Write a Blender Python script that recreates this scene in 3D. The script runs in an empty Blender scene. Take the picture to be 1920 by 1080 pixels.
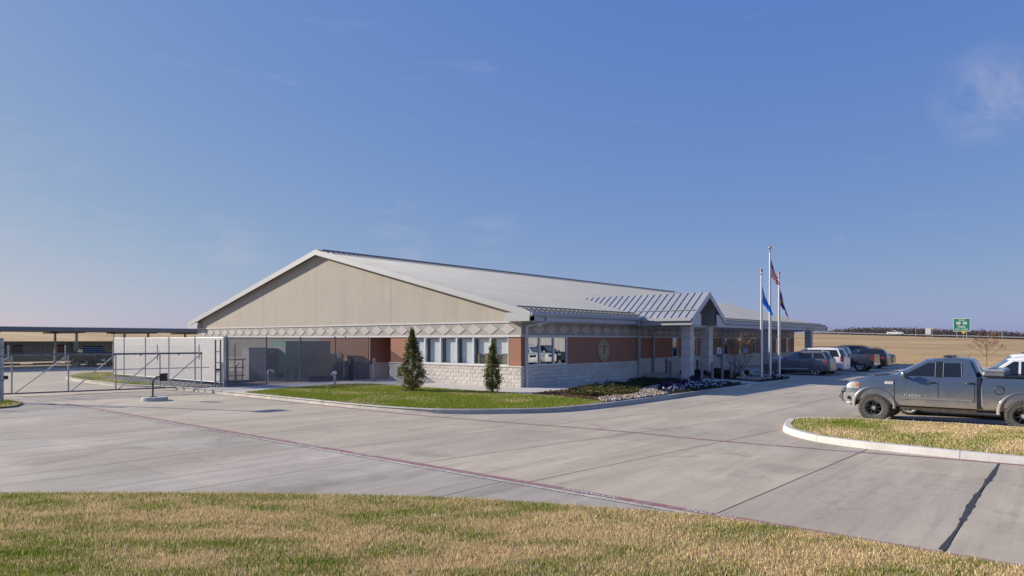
import bpy, bmesh, math, random
import numpy as np
from mathutils import Vector, Matrix
R = math.radians
rnd = random.Random(7)
rs = np.random.RandomState(5)
scene = bpy.context.scene
C = scene.collection
PI = math.pi

# ------------------------------------------------------------------ camera
# world axes: X runs along the long front of the building, Y along its gable end, (0,0) is the near wall corner
cam_d = bpy.data.cameras.new('camera')
cam = bpy.data.objects.new('camera', cam_d); C.objects.link(cam)
cam.location = (-26.45, -21.43, 2.5)
cam.rotation_euler = (R(90), 0, R(-50.24))
cam_d.lens = 24.0; cam_d.sensor_width = 36.0
cam_d.shift_y = 0.0505
cam_d.clip_start = 0.1; cam_d.clip_end = 6000
scene.camera = cam

# ------------------------------------------------------------------ light
SUN_EL = 22.3
SDX, SDY = -0.385, 0.923            # horizontal direction towards the sun
sun_az = math.atan2(SDX, SDY)       # clockwise from +Y
sd = Vector((SDX*math.cos(R(SUN_EL)), SDY*math.cos(R(SUN_EL)), math.sin(R(SUN_EL)))).normalized()
sl = bpy.data.lights.new('sun', 'SUN'); sl.energy = 4.3; sl.angle = R(0.53); sl.color = (1.0, 0.905, 0.75)
so = bpy.data.objects.new('sun', sl); C.objects.link(so)
so.rotation_euler = sd.to_track_quat('Z', 'Y').to_euler(); so.location = (-60, 90, 60)

world = bpy.data.worlds.new('World'); scene.world = world; world.use_nodes = True
wn = world.node_tree.nodes; wl = world.node_tree.links; wn.clear()
wo = wn.new('ShaderNodeOutputWorld'); bg = wn.new('ShaderNodeBackground'); bg.inputs['Strength'].default_value = 0.090
sky = wn.new('ShaderNodeTexSky'); sky.sky_type = 'NISHITA'; sky.sun_disc = False
sky.sun_elevation = R(SUN_EL); sky.sun_rotation = sun_az
sky.altitude = 100; sky.air_density = 1.0; sky.dust_density = 0.6; sky.ozone_density = 2.2
tc = wn.new('ShaderNodeTexCoord')
# the sky's own colour, with the compressed contrast and blue cast of the photographed (tone mapped) sky
sc_ = wn.new('ShaderNodeSeparateColor'); wl.new(sky.outputs[0], sc_.inputs[0]); cc_ = wn.new('ShaderNodeCombineColor')
for i_, (g_, k_) in enumerate(((.72, .775), (.54, 1.16), (.10, 3.56))):
    p_ = wn.new('ShaderNodeMath'); p_.operation = 'POWER'; wl.new(sc_.outputs[i_], p_.inputs[0]); p_.inputs[1].default_value = g_
    q_ = wn.new('ShaderNodeMath'); q_.operation = 'MULTIPLY'; wl.new(p_.outputs[0], q_.inputs[0]); q_.inputs[1].default_value = k_
    wl.new(q_.outputs[0], cc_.inputs[i_])
mp = wn.new('ShaderNodeMapping'); mp.inputs['Scale'].default_value = (3.0, 3.0, 16.0); mp.inputs['Rotation'].default_value = (0.12, -0.1, 0.4)
wl.new(tc.outputs['Generated'], mp.inputs[0])
n1 = wn.new('ShaderNodeTexNoise'); n1.inputs['Scale'].default_value = 1.9; n1.inputs['Detail'].default_value = 9; n1.inputs['Roughness'].default_value = 0.62; n1.inputs['Distortion'].default_value = 0.6
wl.new(mp.outputs[0], n1.inputs['Vector'])
r1 = wn.new('ShaderNodeValToRGB'); wl.new(n1.outputs[0], r1.inputs[0])
r1.color_ramp.elements[0].position = 0.62; r1.color_ramp.elements[0].color = (0, 0, 0, 1)
r1.color_ramp.elements[1].position = 0.90; r1.color_ramp.elements[1].color = (0.30, 0.30, 0.30, 1)
def blob(dirv, size, amp):
    d = Vector(dirv).normalized()
    dp = wn.new('ShaderNodeVectorMath'); dp.operation = 'DISTANCE'; wl.new(tc.outputs['Generated'], dp.inputs[0]); dp.inputs[1].default_value = d
    mr = wn.new('ShaderNodeMapRange'); mr.inputs[1].default_value = size; mr.inputs[2].default_value = size*0.15; mr.inputs[3].default_value = 0; mr.inputs[4].default_value = amp
    wl.new(dp.outputs['Value'], mr.inputs[0]); return mr.outputs[0]
def sky_dir(px, py):
    fx, fy, rx, ry = .7687, .6396, .6396, -.7687
    X = (px-960)/1280; Z = (637-py)/1280
    return (fx+rx*X, fy+ry*X, Z)
n2 = wn.new('ShaderNodeTexNoise'); n2.inputs['Scale'].default_value = 9.0; n2.inputs['Detail'].default_value = 10; n2.inputs['Roughness'].default_value = 0.65; n2.inputs['Distortion'].default_value = 1.2
wl.new(tc.outputs['Generated'], n2.inputs['Vector'])
r2 = wn.new('ShaderNodeValToRGB'); wl.new(n2.outputs[0], r2.inputs[0])
r2.color_ramp.elements[0].position = 0.40; r2.color_ramp.elements[1].position = 0.75
b1 = blob(sky_dir(1850, 180), 0.064, 0.95)
mp3 = wn.new('ShaderNodeMapping'); mp3.inputs['Scale'].default_value = (1, 1, 4.5); wl.new(tc.outputs['Generated'], mp3.inputs[0])
n3 = wn.new('ShaderNodeTexNoise'); n3.inputs['Scale'].default_value = 11; n3.inputs['Detail'].default_value = 8; n3.inputs['Distortion'].default_value = .8; wl.new(mp3.outputs[0], n3.inputs['Vector'])
r3 = wn.new('ShaderNodeValToRGB'); wl.new(n3.outputs[0], r3.inputs[0]); r3.color_ramp.elements[0].position = .45; r3.color_ramp.elements[1].position = .75
acc = None
for px_, py_, sz_, am_ in ((430, 465, .06, .5), (760, 468, .045, .4), (740, 415, .05, .35), (920, 430, .05, .35), (60, 560, .22, .4), (120, 330, .12, .15)):
    bq = blob(sky_dir(px_, py_), sz_, am_)
    if acc is None: acc = bq
    else:
        mxx = wn.new('ShaderNodeMath'); mxx.operation = 'MAXIMUM'; wl.new(acc, mxx.inputs[0]); wl.new(bq, mxx.inputs[1]); acc = mxx.outputs[0]
m3 = wn.new('ShaderNodeMath'); m3.operation = 'MULTIPLY'; wl.new(r3.outputs[0], m3.inputs[0]); wl.new(acc, m3.inputs[1])
m1 = wn.new('ShaderNodeMath'); m1.operation = 'MULTIPLY'; wl.new(r2.outputs[0], m1.inputs[0]); wl.new(b1, m1.inputs[1])
mm = wn.new('ShaderNodeMath'); mm.operation = 'ADD'; wl.new(m1.outputs[0], mm.inputs[0]); wl.new(m3.outputs[0], mm.inputs[1])
ad = wn.new('ShaderNodeMath'); ad.operation = 'ADD'; wl.new(r1.outputs[0], ad.inputs[0]); wl.new(mm.outputs[0], ad.inputs[1])
cl = wn.new('ShaderNodeMix'); cl.data_type = 'RGBA'; cl.inputs[7].default_value = (3.4, 3.5, 4.6, 1)
wl.new(ad.outputs[0], cl.inputs[0]); wl.new(cc_.outputs[0], cl.inputs[6])
wl.new(cl.outputs[2], bg.inputs[0]); wl.new(bg.outputs[0], wo.inputs[0])

scene.view_settings.view_transform = 'Standard'; scene.view_settings.look = 'None'
scene.view_settings.gamma = 1.0; scene.view_settings.use_curve_mapping = False
scene.view_settings.exposure = 0.62
scene.render.engine = 'CYCLES'
scene.cycles.max_bounces = 6; scene.cycles.transparent_max_bounces = 16

# ------------------------------------------------------------------ materials
class NT:
    def __init__(s, name):
        s.m = bpy.data.materials.new(name); s.m.use_nodes = True; s.t = s.m.node_tree; s.n = s.t.nodes; s.l = s.t.links
        s.b = s.n['Principled BSDF']; s.out = s.n['Material Output']
    def N(s, k, **kw):
        n = s.n.new(k)
        for a, v in kw.items(): setattr(n, a, v)
        return n
    def L(s, a, b): s.l.new(a, b)
    def noise(s, scale, detail=4, rough=.55, vec=None, sc=None, dist=0):
        n = s.N('ShaderNodeTexNoise'); n.inputs['Scale'].default_value = scale; n.inputs['Detail'].default_value = detail; n.inputs['Roughness'].default_value = rough; n.inputs['Distortion'].default_value = dist
        g = s.N('ShaderNodeNewGeometry') if vec is None else None
        v = g.outputs['Position'] if vec is None else vec
        if sc is not None:
            mpn = s.N('ShaderNodeMapping'); mpn.inputs['Scale'].default_value = sc; s.L(v, mpn.inputs[0]); v = mpn.outputs[0]
        s.L(v, n.inputs['Vector']); return n.outputs[0]
    def ramp(s, fac, stops):
        r = s.N('ShaderNodeValToRGB'); s.L(fac, r.inputs[0]); cr = r.color_ramp
        while len(cr.elements) > 1: cr.elements.remove(cr.elements[0])
        cr.elements[0].position = stops[0][0]; cr.elements[0].color = tuple(stops[0][1])+(1,)
        for p, c in stops[1:]:
            e = cr.elements.new(p); e.color = tuple(c)+(1,)
        return r.outputs[0]
    def mix(s, fac, a, b, mode='MIX'):
        n = s.N('ShaderNodeMix', data_type='RGBA', blend_type=mode)
        for i, v in ((0, fac), (6, a), (7, b)):
            if hasattr(v, 'links') or isinstance(v, bpy.types.NodeSocket): s.L(v, n.inputs[i])
            elif i == 0: n.inputs[0].default_value = v
            else: n.inputs[i].default_value = tuple(v)+(1,)
        return n.outputs[2]
    def bump(s, h, strength=.3, dist=.02):
        b = s.N('ShaderNodeBump'); b.inputs['Strength'].default_value = strength; b.inputs['Distance'].default_value = dist
        s.L(h, b.inputs['Height']); s.L(b.outputs[0], s.b.inputs['Normal'])
    def set(s, **kw):
        for k, v in kw.items():
            i = s.b.inputs[k.replace('_', ' ')]
            if isinstance(v, bpy.types.NodeSocket): s.L(v, i)
            elif isinstance(v, tuple) and len(v) == 3: i.default_value = v+(1,)
            else: i.default_value = v
        return s
def c3(c, k): return tuple(min(1, x*k) for x in c)
def simple(name, col, rough=.6, metal=0, var=.12, scale=3.0, bump=0, coat=0, bs=60):
    t = NT(name)
    f = t.noise(scale, 5)
    t.set(Base_Color=t.ramp(f, [(.3, c3(col, 1-var)), (.7, c3(col, 1+var))]), Roughness=rough, Metallic=metal)
    if coat: t.set(Coat_Weight=coat, Coat_Roughness=.08)
    if bump: t.bump(t.noise(bs, 3), bump, .01)
    return t.m
M = {}
def mat_concrete(name, a, b, stain):
    t = NT(name)
    big = t.noise(.16, 6, .6, sc=(1, 1.6, 1)); streak = t.noise(1.0, 6, .6, sc=(.22, 1.7, 1), dist=.5); fine = t.noise(14, 6, .7)
    oi = t.N('ShaderNodeObjectInfo')
    base = t.ramp(big, [(.3, a), (.7, b)])
    c = t.mix(t.ramp(streak, [(.38, (0, 0, 0)), (.72, (.70, .70, .70))]), base, stain)
    sk2 = t.noise(2.6, 8, .7, sc=(.12, 2.4, 1), dist=.3)
    c = t.mix(t.ramp(sk2, [(.50, (0, 0, 0)), (.70, (.45, .45, .45))]), c, c3(stain, .85))
    bl = t.noise(.42, 9, .72)
    c = t.mix(t.ramp(bl, [(.54, (0, 0, 0)), (.70, (.5, .5, .5))]), c, c3(b, 1.12))
    c = t.mix(t.ramp(fine, [(.3, (.0, .0, .0)), (.8, (.22, .22, .22))]), c, c3(b, 1.18))
    sp = t.ramp(oi.outputs['Random'], [(0, (.90, .905, .91)), (1, (1.06, 1.05, 1.03))])
    c = t.mix(1.0, c, sp, 'MULTIPLY')
    # dark round oil and tyre spots
    v = t.noise(.55, 3, .5, dist=1.0)
    c = t.mix(t.ramp(v, [(.60, (0, 0, 0)), (.76, (.42, .42, .42))]), c, c3(stain, .60))
    sp2 = t.noise(5.5, 4, .6)
    c = t.mix(t.ramp(sp2, [(.70, (0, 0, 0)), (.76, (.4, .4, .4))]), c, c3(stain, .5))
    cr = t.N('ShaderNodeTexVoronoi', feature='DISTANCE_TO_EDGE'); cr.inputs['Scale'].default_value = .21
    gq = t.N('ShaderNodeNewGeometry'); dn = t.N('ShaderNodeTexNoise'); dn.inputs['Scale'].default_value = .9; dn.inputs['Detail'].default_value = 5; t.L(gq.outputs['Position'], dn.inputs['Vector'])
    ma_ = t.N('ShaderNodeVectorMath', operation='MULTIPLY_ADD'); t.L(dn.outputs['Color'], ma_.inputs[0]); ma_.inputs[1].default_value = (1.6, 1.6, 1.6); t.L(gq.outputs['Position'], ma_.inputs[2]); t.L(ma_.outputs[0], cr.inputs['Vector'])
    c = t.mix(t.ramp(cr.outputs['Distance'], [(0, (.30, .30, .30)), (.0016, (0, 0, 0))]), c, c3(stain, .45))
    t.set(Base_Color=c, Roughness=.86); t.bump(fine, .25, .004)
    return t.m
M['concrete'] = mat_concrete('concrete_drive', (.41, .352, .264), (.56, .482, .37), (.30, .258, .196))
M['concrete_light'] = mat_concrete('concrete_apron', (.285, .245, .195), (.54, .48, .405), (.21, .18, .143))
M['walk'] = mat_concrete('concrete_walk', (.46, .43, .39), (.56, .53, .49), (.38, .36, .33))
M['kerb'] = mat_concrete('concrete_kerb', (.44, .41, .36), (.60, .56, .51), (.30, .27, .23))
M['kerb_white'] = mat_concrete('concrete_kerb_pale', (.56, .53, .50), (.68, .65, .62), (.46, .43, .39))
M['joint'] = simple('joint_filler', (.045, .04, .036), .9, var=.3)
M['sealant'] = simple('joint_sealant', (.05, .047, .045), .7, var=.35, scale=8)
t = NT('fire_lane_paint'); f = t.noise(5, 7, .7)
t.set(Base_Color=t.mix(t.ramp(f, [(.36, (0, 0, 0)), (.68, (.85, .85, .85))]), (.29, .10, .11), (.36, .28, .25)), Roughness=.75); M['red_paint'] = t.m
t = NT('white_road_paint'); f = t.noise(12, 6, .7)
t.set(Base_Color=t.mix(t.ramp(f, [(.5, (0, 0, 0)), (.75, (.7, .7, .7))]), (.74, .70, .72), (.42, .28, .28)), Roughness=.7); M['white_paint'] = t.m

def stucco(name, col, var=.05, streak=.08):
    t = NT(name); f = t.noise(.8, 6, .6); st = t.noise(1.0, 5, .6, sc=(2.2, 2.2, .12)); g = t.noise(110, 3, .6)
    c = t.ramp(f, [(.3, c3(col, 1-var)), (.7, c3(col, 1+var))])
    c = t.mix(t.ramp(st, [(.5, (0, 0, 0)), (.8, (streak*6, streak*6, streak*6))]), c, c3(col, .86))
    c = t.mix(1.0, c, t.ramp(g, [(.2, (.93, .93, .93)), (.8, (1.06, 1.06, 1.06))]), 'MULTIPLY')
    t.set(Base_Color=c, Roughness=.92); t.bump(g, .35, .006); return t.m
M['stucco_beige'] = stucco('stucco_beige', (.455, .41, .35), .06, .14)
M['stucco_frieze'] = stucco('stucco_frieze', (.365, .355, .325))
M['stucco_diamond'] = stucco('stucco_diamond', (.54, .475, .455), streak=.03)
M['stucco_red'] = stucco('stucco_red', (.355, .17, .118), .08)
M['stucco_trim'] = stucco('stucco_trim', (.66, .62, .63), streak=.03)
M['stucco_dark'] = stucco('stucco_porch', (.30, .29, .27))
def stone(name, a, b):
    t = NT(name); oi = t.N('ShaderNodeObjectInfo')
    f = t.noise(9, 6, .65); g = t.noise(34, 5, .7)
    c = t.ramp(f, [(.3, a), (.7, b)])
    c = t.mix(1.0, c, t.ramp(oi.outputs['Random'], [(0, (.88, .87, .86)), (1, (1.08, 1.07, 1.06))]), 'MULTIPLY')
    c = t.mix(1.0, c, t.ramp(g, [(.25, (.86, .86, .86)), (.75, (1.08, 1.08, 1.08))]), 'MULTIPLY')
    t.set(Base_Color=c, Roughness=.93); t.bump(f, .9, .05); return t.m
M['stone'] = stone('split_face_stone', (.56, .52, .47), (.70, .66, .61))
M['stone_smooth'] = stone('stone_cap', (.60, .56, .52), (.68, .64, .60))
M['mortar'] = simple('mortar', (.58, .55, .51), .95, var=.1)
def metal(name, col, rough=.45, met=.0, var=.04): return simple(name, col, rough, met, var=var, scale=.6)
M['roof'] = metal('roof_metal', (.37, .38, .40), .5, .15, .07)
M['roof_trim'] = metal('rake_metal', (.40, .41, .43), .5, .05)
M['gutter'] = metal('gutter_metal', (.42, .45, .52), .45, .1)
M['snow_rail'] = metal('rail_metal', (.20, .215, .22), .5, .3)
M['alu'] = metal('window_aluminium', (.70, .71, .74), .35, .3)
M['pole'] = metal('flagpole_aluminium', (.62, .63, .66), .35, .55)
M['galv'] = simple('galvanised_steel', (.40, .42, .44), .5, .35, var=.18, scale=6)
M['galv_dark'] = simple('weathered_steel', (.17, .18, .20), .55, .2, var=.2, scale=6)
M['wire_dark'] = simple('fence_wire_dark', (.17, .175, .20), .7, .0, var=.15, scale=6)
M['wire'] = simple('fence_wire', (.27, .28, .30), .55, .3, var=.15, scale=6)
M['slat'] = simple('privacy_slat', (.51, .50, .51), .6, 0, var=.10, scale=5)
M['bollard'] = simple('bollard_paint', (.20, .185, .205), .5, 0, var=.12)
M['bollard_dark'] = simple('bollard_dark', (.045, .04, .05), .5)
M['bollard_grey'] = simple('bollard_grey', (.24, .235, .25), .5)
M['black'] = simple('black_plastic', (.02, .02, .022), .45)
M['rubber'] = simple('tyre_rubber', (.028, .027, .026), .85, var=.3, scale=20)
M['rubber_dusty'] = simple('tyre_dusty', (.105, .095, .085), .9, var=.35, scale=16)
M['underbody'] = simple('underbody', (.022, .02, .018), .9, var=.4, scale=9)
M['underbody_mud'] = simple('wheel_well_mud', (.075, .06, .045), .95, var=.4, scale=9)
M['chrome'] = simple('chrome', (.62, .62, .63), .16, .95, var=.05)
M['chrome_dull'] = simple('dull_chrome', (.34, .34, .34), .45, .5, var=.2, scale=8)
M['alloy'] = simple('alloy', (.62, .63, .65), .35, .25, var=.05)
M['alloy_dark'] = simple('black_alloy', (.035, .035, .037), .35, .3, var=.2)
M['rim_lip'] = simple('rim_lip', (.17, .17, .175), .4, .4, var=.2, scale=20)
M['rim_bright'] = simple('satin_badge', (.50, .50, .51), .4, .2)
M['bark'] = simple('bark', (.10, .075, .055), .9, var=.3, scale=20)
M['twig'] = simple('dry_twig', (.26, .18, .11), .85, var=.25, scale=8)
M['bronze'] = simple('bronze', (.50, .38, .22), .5, .1, var=.15, scale=12)
M['bronze_dark'] = simple('bronze_dark', (.035, .028, .02), .6, .3)
M['gold'] = simple('gold_ball', (.36, .23, .11), .3, .8)
M['teal'] = simple('teal_enclosure', (.12, .33, .29), .5, var=.08)
M['teal_dark'] = simple('grey_green_enclosure', (.18, .25, .25), .5, var=.08)
M['cab_grey'] = simple('grey_cabinet', (.42, .42, .42), .5, var=.08)
M['cab_mid'] = simple('dark_cabinet', (.16, .17, .18), .55, var=.08)
M['sign_white'] = simple('sign_white', (.78, .78, .80), .5, var=.03)
M['sign_blue'] = simple('sign_blue', (.04, .10, .34), .5)
M['sign_red'] = simple('sign_red', (.25, .03, .03), .5)
M['sign_green'] = simple('sign_green', (.015, .27, .16), .45, var=.04)
M['sign_yellow'] = simple('sign_yellow', (.80, .58, .02), .5)
M['blind'] = simple('window_blind', (.72, .72, .71), .8, var=.03)
M['reflect_tint'] = simple('reflection_blue', (.34, .44, .50), .8, var=.05)  # bluish window reflection painted as the colour of a sheet
M['interior'] = simple('interior', (.22, .17, .11), .8)
M['carport'] = simple('carport_metal', (.17, .18, .20), .45, .3, var=.08)
M['fence_metal'] = simple('metal_panel', (.34, .36, .34), .55, .1, var=.08)
M['asphalt'] = simple('asphalt', (.16, .15, .15), .9, var=.12, scale=.4)
M['wood_dark'] = simple('dark_timber', (.04, .035, .03), .8)
M['lamp_red'] = simple('tail_lamp', (.30, .012, .018), .15, coat=.8)
M['lamp_amber'] = simple('indicator', (.50, .15, .04), .2, coat=.8)
M['lamp_clear'] = simple('head_lamp', (.42, .41, .38), .15, .1, coat=.8)
M['plate'] = simple('number_plate', (.65, .66, .68), .5)
def glass(name, ior, tint, rough=0.0):
    t = NT(name); t.n.remove(t.b)
    tr = t.N('ShaderNodeBsdfTransparent'); tr.inputs[0].default_value = tuple(tint)+(1,)
    gl = t.N('ShaderNodeBsdfGlossy'); gl.inputs['Roughness'].default_value = rough; gl.inputs[0].default_value = (.92, .95, 1, 1)
    fr = t.N('ShaderNodeFresnel'); fr.inputs[0].default_value = ior
    mx = t.N('ShaderNodeMixShader'); ge = t.N('ShaderNodeNewGeometry'); iv = t.N('ShaderNodeMath', operation='SUBTRACT'); iv.inputs[0].default_value = 1; t.L(ge.outputs['Backfacing'], iv.inputs[1])
    ml = t.N('ShaderNodeMath', operation='MULTIPLY'); t.L(fr.outputs[0], ml.inputs[0]); t.L(iv.outputs[0], ml.inputs[1])
    t.L(ml.outputs[0], mx.inputs[0]); t.L(tr.outputs[0], mx.inputs[1]); t.L(gl.outputs[0], mx.inputs[2]); t.L(mx.outputs[0], t.out.inputs[0])
    return t.m
M['glass'] = glass('window_glass', 1.9, (.95, .97, .98))
M['glass_mirror'] = glass('coated_glass', 4.2, (.25, .30, .33))
t = NT('car_glass'); t.set(Base_Color=(.012, .014, .018), Roughness=.04, Specular_IOR_Level=.9); M['car_glass'] = t.m
t = NT('car_glass_clear'); t.set(Base_Color=(.10, .13, .16), Roughness=.05, Specular_IOR_Level=1.0); M['car_glass_clear'] = t.m
def paint(name, col, metal=.25, rough=.32):
    t = NT(name); f = t.noise(2, 4)
    g = t.N('ShaderNodeNewGeometry'); sp = t.N('ShaderNodeSeparateXYZ'); t.L(g.outputs['Position'], sp.inputs[0])
    mr = t.N('ShaderNodeMapRange'); t.L(sp.outputs[2], mr.inputs[0]); mr.inputs[1].default_value = .75; mr.inputs[2].default_value = .25; mr.inputs[3].default_value = 0; mr.inputs[4].default_value = .35
    c = t.mix(mr.outputs[0], t.ramp(f, [(.3, c3(col, .94)), (.7, c3(col, 1.05))]), (.16, .14, .12))
    t.set(Base_Color=c, Metallic=metal, Roughness=rough, Coat_Weight=.7, Coat_Roughness=.07); return t.m
M['p_grey'] = paint('paint_graphite', (.15, .155, .175), .3)
M['p_white'] = paint('paint_white', (.74, .74, .75), 0)
M['p_dark'] = paint('paint_dark_blue', (.035, .045, .065), .3)
M['p_black'] = paint('paint_black', (.014, .015, .018), .1)
M['p_navy'] = paint('paint_navy', (.02, .028, .05), .3)
t = NT('paint_dull_black'); t.set(Base_Color=(.018, .02, .03), Roughness=.45, Specular_IOR_Level=.35); M['p_dull'] = t.m
# the near truck: slate blue paint under a coat of road dust, heavier towards the sills
t = NT('paint_dusty_slate')
tcn = t.N('ShaderNodeTexCoord'); sp = t.N('ShaderNodeSeparateXYZ'); t.L(tcn.outputs['Object'], sp.inputs[0])
d1 = t.noise(3.2, 8, .7, vec=tcn.outputs['Object'], sc=(1, 1, 1.3)); d2 = t.noise(26, 6, .7, vec=tcn.outputs['Object']); d3 = t.noise(1.0, 4, .6, vec=tcn.outputs['Object'], sc=(1.2, 1, .5))
mr = t.N('ShaderNodeMapRange'); t.L(sp.outputs[2], mr.inputs[0]); mr.inputs[1].default_value = 1.22; mr.inputs[2].default_value = .58; mr.inputs[3].default_value = .04; mr.inputs[4].default_value = .95
ma = t.N('ShaderNodeMath', operation='MULTIPLY_ADD'); t.L(d1, ma.inputs[0]); ma.inputs[1].default_value = 1.1; ma.inputs[2].default_value = -.5
mb = t.N('ShaderNodeMath', operation='ADD'); t.L(mr.outputs[0], mb.inputs[0]); t.L(ma.outputs[0], mb.inputs[1])
mc = t.N('ShaderNodeMath', operation='MULTIPLY_ADD', use_clamp=True); t.L(d2, mc.inputs[0]); mc.inputs[1].default_value = .45
md = t.N('ShaderNodeMath', operation='SUBTRACT', use_clamp=True); t.L(mb.outputs[0], md.inputs[0]); md.inputs[1].default_value = .22
t.L(md.outputs[0], mc.inputs[2])
me_ = t.N('ShaderNodeMath', operation='MULTIPLY', use_clamp=True); t.L(mc.outputs[0], me_.inputs[0]); t.L(mr.outputs[0], me_.inputs[1])
dirt = me_.outputs[0]
rr_ = t.N('ShaderNodeMapRange'); t.L(dirt, rr_.inputs[0]); rr_.inputs[3].default_value = .25; rr_.inputs[4].default_value = .85
cw = t.N('ShaderNodeMapRange'); t.L(dirt, cw.inputs[0]); cw.inputs[3].default_value = .7; cw.inputs[4].default_value = 0
mt = t.N('ShaderNodeMapRange'); t.L(dirt, mt.inputs[0]); mt.inputs[3].default_value = .45; mt.inputs[4].default_value = 0
t.set(Base_Color=t.mix(dirt, (.10, .14, .205), (.38, .33, .27)), Roughness=rr_.outputs[0], Coat_Weight=cw.outputs[0], Metallic=mt.outputs[0], Coat_Roughness=.1)
M['p_truck'] = t.m
def attr_mat(name, rough=.75, trans=.25):
    t = NT(name); a = t.N('ShaderNodeAttribute'); a.attribute_name = 'col'
    t.set(Base_Color=a.outputs['Color'], Roughness=rough, Specular_IOR_Level=.25)
    if trans:
        tl = t.N('ShaderNodeBsdfTranslucent'); t.L(a.outputs['Color'], tl.inputs[0]); mx = t.N('ShaderNodeMixShader'); mx.inputs[0].default_value = trans
        t.L(t.b.outputs[0], mx.inputs[1]); t.L(tl.outputs[0], mx.inputs[2]); t.L(mx.outputs[0], t.out.inputs[0])
    return t.m
M['blade'] = attr_mat('grass_blades'); M['leaf'] = attr_mat('leaves', .6, .2); M['solid'] = attr_mat('coloured_stone', .85, 0)

# ------------------------------------------------------------------ helpers
def link(o, parent=None):
    C.objects.link(o)
    if parent is not None: o.parent = parent
    return o
class MB:
    def __init__(s): s.v = []; s.f = []; s.mi = []
    def add(s, vs, fs, mi=0):
        b = len(s.v); s.v += [tuple(v) for v in vs]; s.f += [tuple(b+i for i in f) for f in fs]; s.mi += [mi]*len(fs); return s
    def box(s, x0, x1, y0, y1, z0, z1, mi=0):
        return s.add([(x0, y0, z0), (x1, y0, z0), (x1, y1, z0), (x0, y1, z0), (x0, y0, z1), (x1, y0, z1), (x1, y1, z1), (x0, y1, z1)],
                     [(0, 3, 2, 1), (4, 5, 6, 7), (0, 1, 5, 4), (1, 2, 6, 5), (2, 3, 7, 6), (3, 0, 4, 7)], mi)
    def obox(s, c, ax, ay, az, hx, hy, hz, mi=0):
        c, ax, ay, az = map(Vector, (c, ax, ay, az)); vs = []
        for k in (-1, 1):
            for i, j in ((-1, -1), (1, -1), (1, 1), (-1, 1)): vs.append(c+ax*hx*i+ay*hy*j+az*hz*k)
        return s.add(vs, [(0, 3, 2, 1), (4, 5, 6, 7), (0, 1, 5, 4), (1, 2, 6, 5), (2, 3, 7, 6), (3, 0, 4, 7)], mi)
    def prism(s, pts, d, mi=0):
        """pts: 3D polygon, d: extrusion vector"""
        n = len(pts); d = Vector(d); vs = [Vector(p) for p in pts]; vs += [p+d for p in vs]
        return s.add(vs, [tuple(range(n))[::-1], tuple(range(n, 2*n))]+[(i, (i+1) % n, n+(i+1) % n, n+i) for i in range(n)], mi)
    def tube(s, pts, r, n=8, mi=0, caps=True):
        pts = [Vector(p) for p in pts]; m = len(pts)
        rr = r if isinstance(r, (list, tuple)) else [r]*m
        vs = []; prev = None
        for i, p in enumerate(pts):
            d = (pts[min(i+1, m-1)]-pts[max(i-1, 0)])
            if d.length < 1e-9: d = Vector((0, 0, 1))
            d.normalize()
            if prev is None: u = d.orthogonal().normalized()
            else:
                u = prev-d*prev.dot(d)
                u = u.normalized() if u.length > 1e-6 else d.orthogonal().normalized()
            prev = u; w = d.cross(u)
            for k in range(n):
                a = 2*PI*k/n; vs.append(p+(u*math.cos(a)+w*math.sin(a))*rr[i])
        fs = [(i*n+k, i*n+(k+1) % n, (i+1)*n+(k+1) % n, (i+1)*n+k) for i in range(m-1) for k in range(n)]
        if caps: fs += [tuple(range(n))[::-1], tuple(range((m-1)*n, m*n))]
        return s.add(vs, fs, mi)
    def lathe(s, prof, n=16, c=(0, 0, 0), axis='z', mi=0):
        """prof: list of (r, h)"""
        vs = []; c = Vector(c)
        for r, h in prof:
            for k in range(n):
                a = 2*PI*k/n; x, y = r*math.cos(a), r*math.sin(a)
                vs.append(c+(Vector((x, y, h)) if axis == 'z' else Vector((x, h, y)) if axis == 'y' else Vector((h, x, y))))
        m = len(prof)
        fs = [(i*n+k, i*n+(k+1) % n, (i+1)*n+(k+1) % n, (i+1)*n+k) for i in range(m-1) for k in range(n)]
        return s.add(vs, fs, mi)
    def mesh(s, name, mats, smooth=None):
        me = bpy.data.meshes.new(name); me.from_pydata(s.v, [], s.f)
        if not isinstance(mats, (list, tuple)): mats = [mats]
        for m in mats: me.materials.append(m)
        if len(mats) > 1: me.polygons.foreach_set('material_index', s.mi)
        bm = bmesh.new(); bm.from_mesh(me); bmesh.ops.recalc_face_normals(bm, faces=bm.faces); bm.to_mesh(me); bm.free()
        if smooth is not None:
            me.polygons.foreach_set('use_smooth', [True]*len(me.polygons)); me.set_sharp_from_angle(angle=R(smooth))
        me.update(); return me
    def build(s, name, mats, parent=None, loc=None, rotz=0, smooth=None, kind=None):
        o = bpy.data.objects.new(name, s.mesh(name, mats, smooth)); link(o, parent)
        if loc is not None: o.location = loc
        if rotz: o.rotation_euler = (0, 0, rotz)
        if kind: o['kind'] = kind
        return o
def box(name, mats, parent, *a, **k): return MB().box(*a).build(name, mats, parent, **k)
def tag(o, label=None, cat=None, group=None, kind=None):
    if label: o['label'] = label
    if cat: o['category'] = cat
    if group: o['group'] = group
    if kind: o['kind'] = kind
    return o
def thing(name, label, cat, loc=(0, 0, 0), rz=0, group=None):
    o = bpy.data.objects.new(name, None); C.objects.link(o); o.location = loc; o.rotation_euler = (0, 0, rz); o.empty_display_size = .3
    return tag(o, label, cat, group)
KIDS = {}
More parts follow.
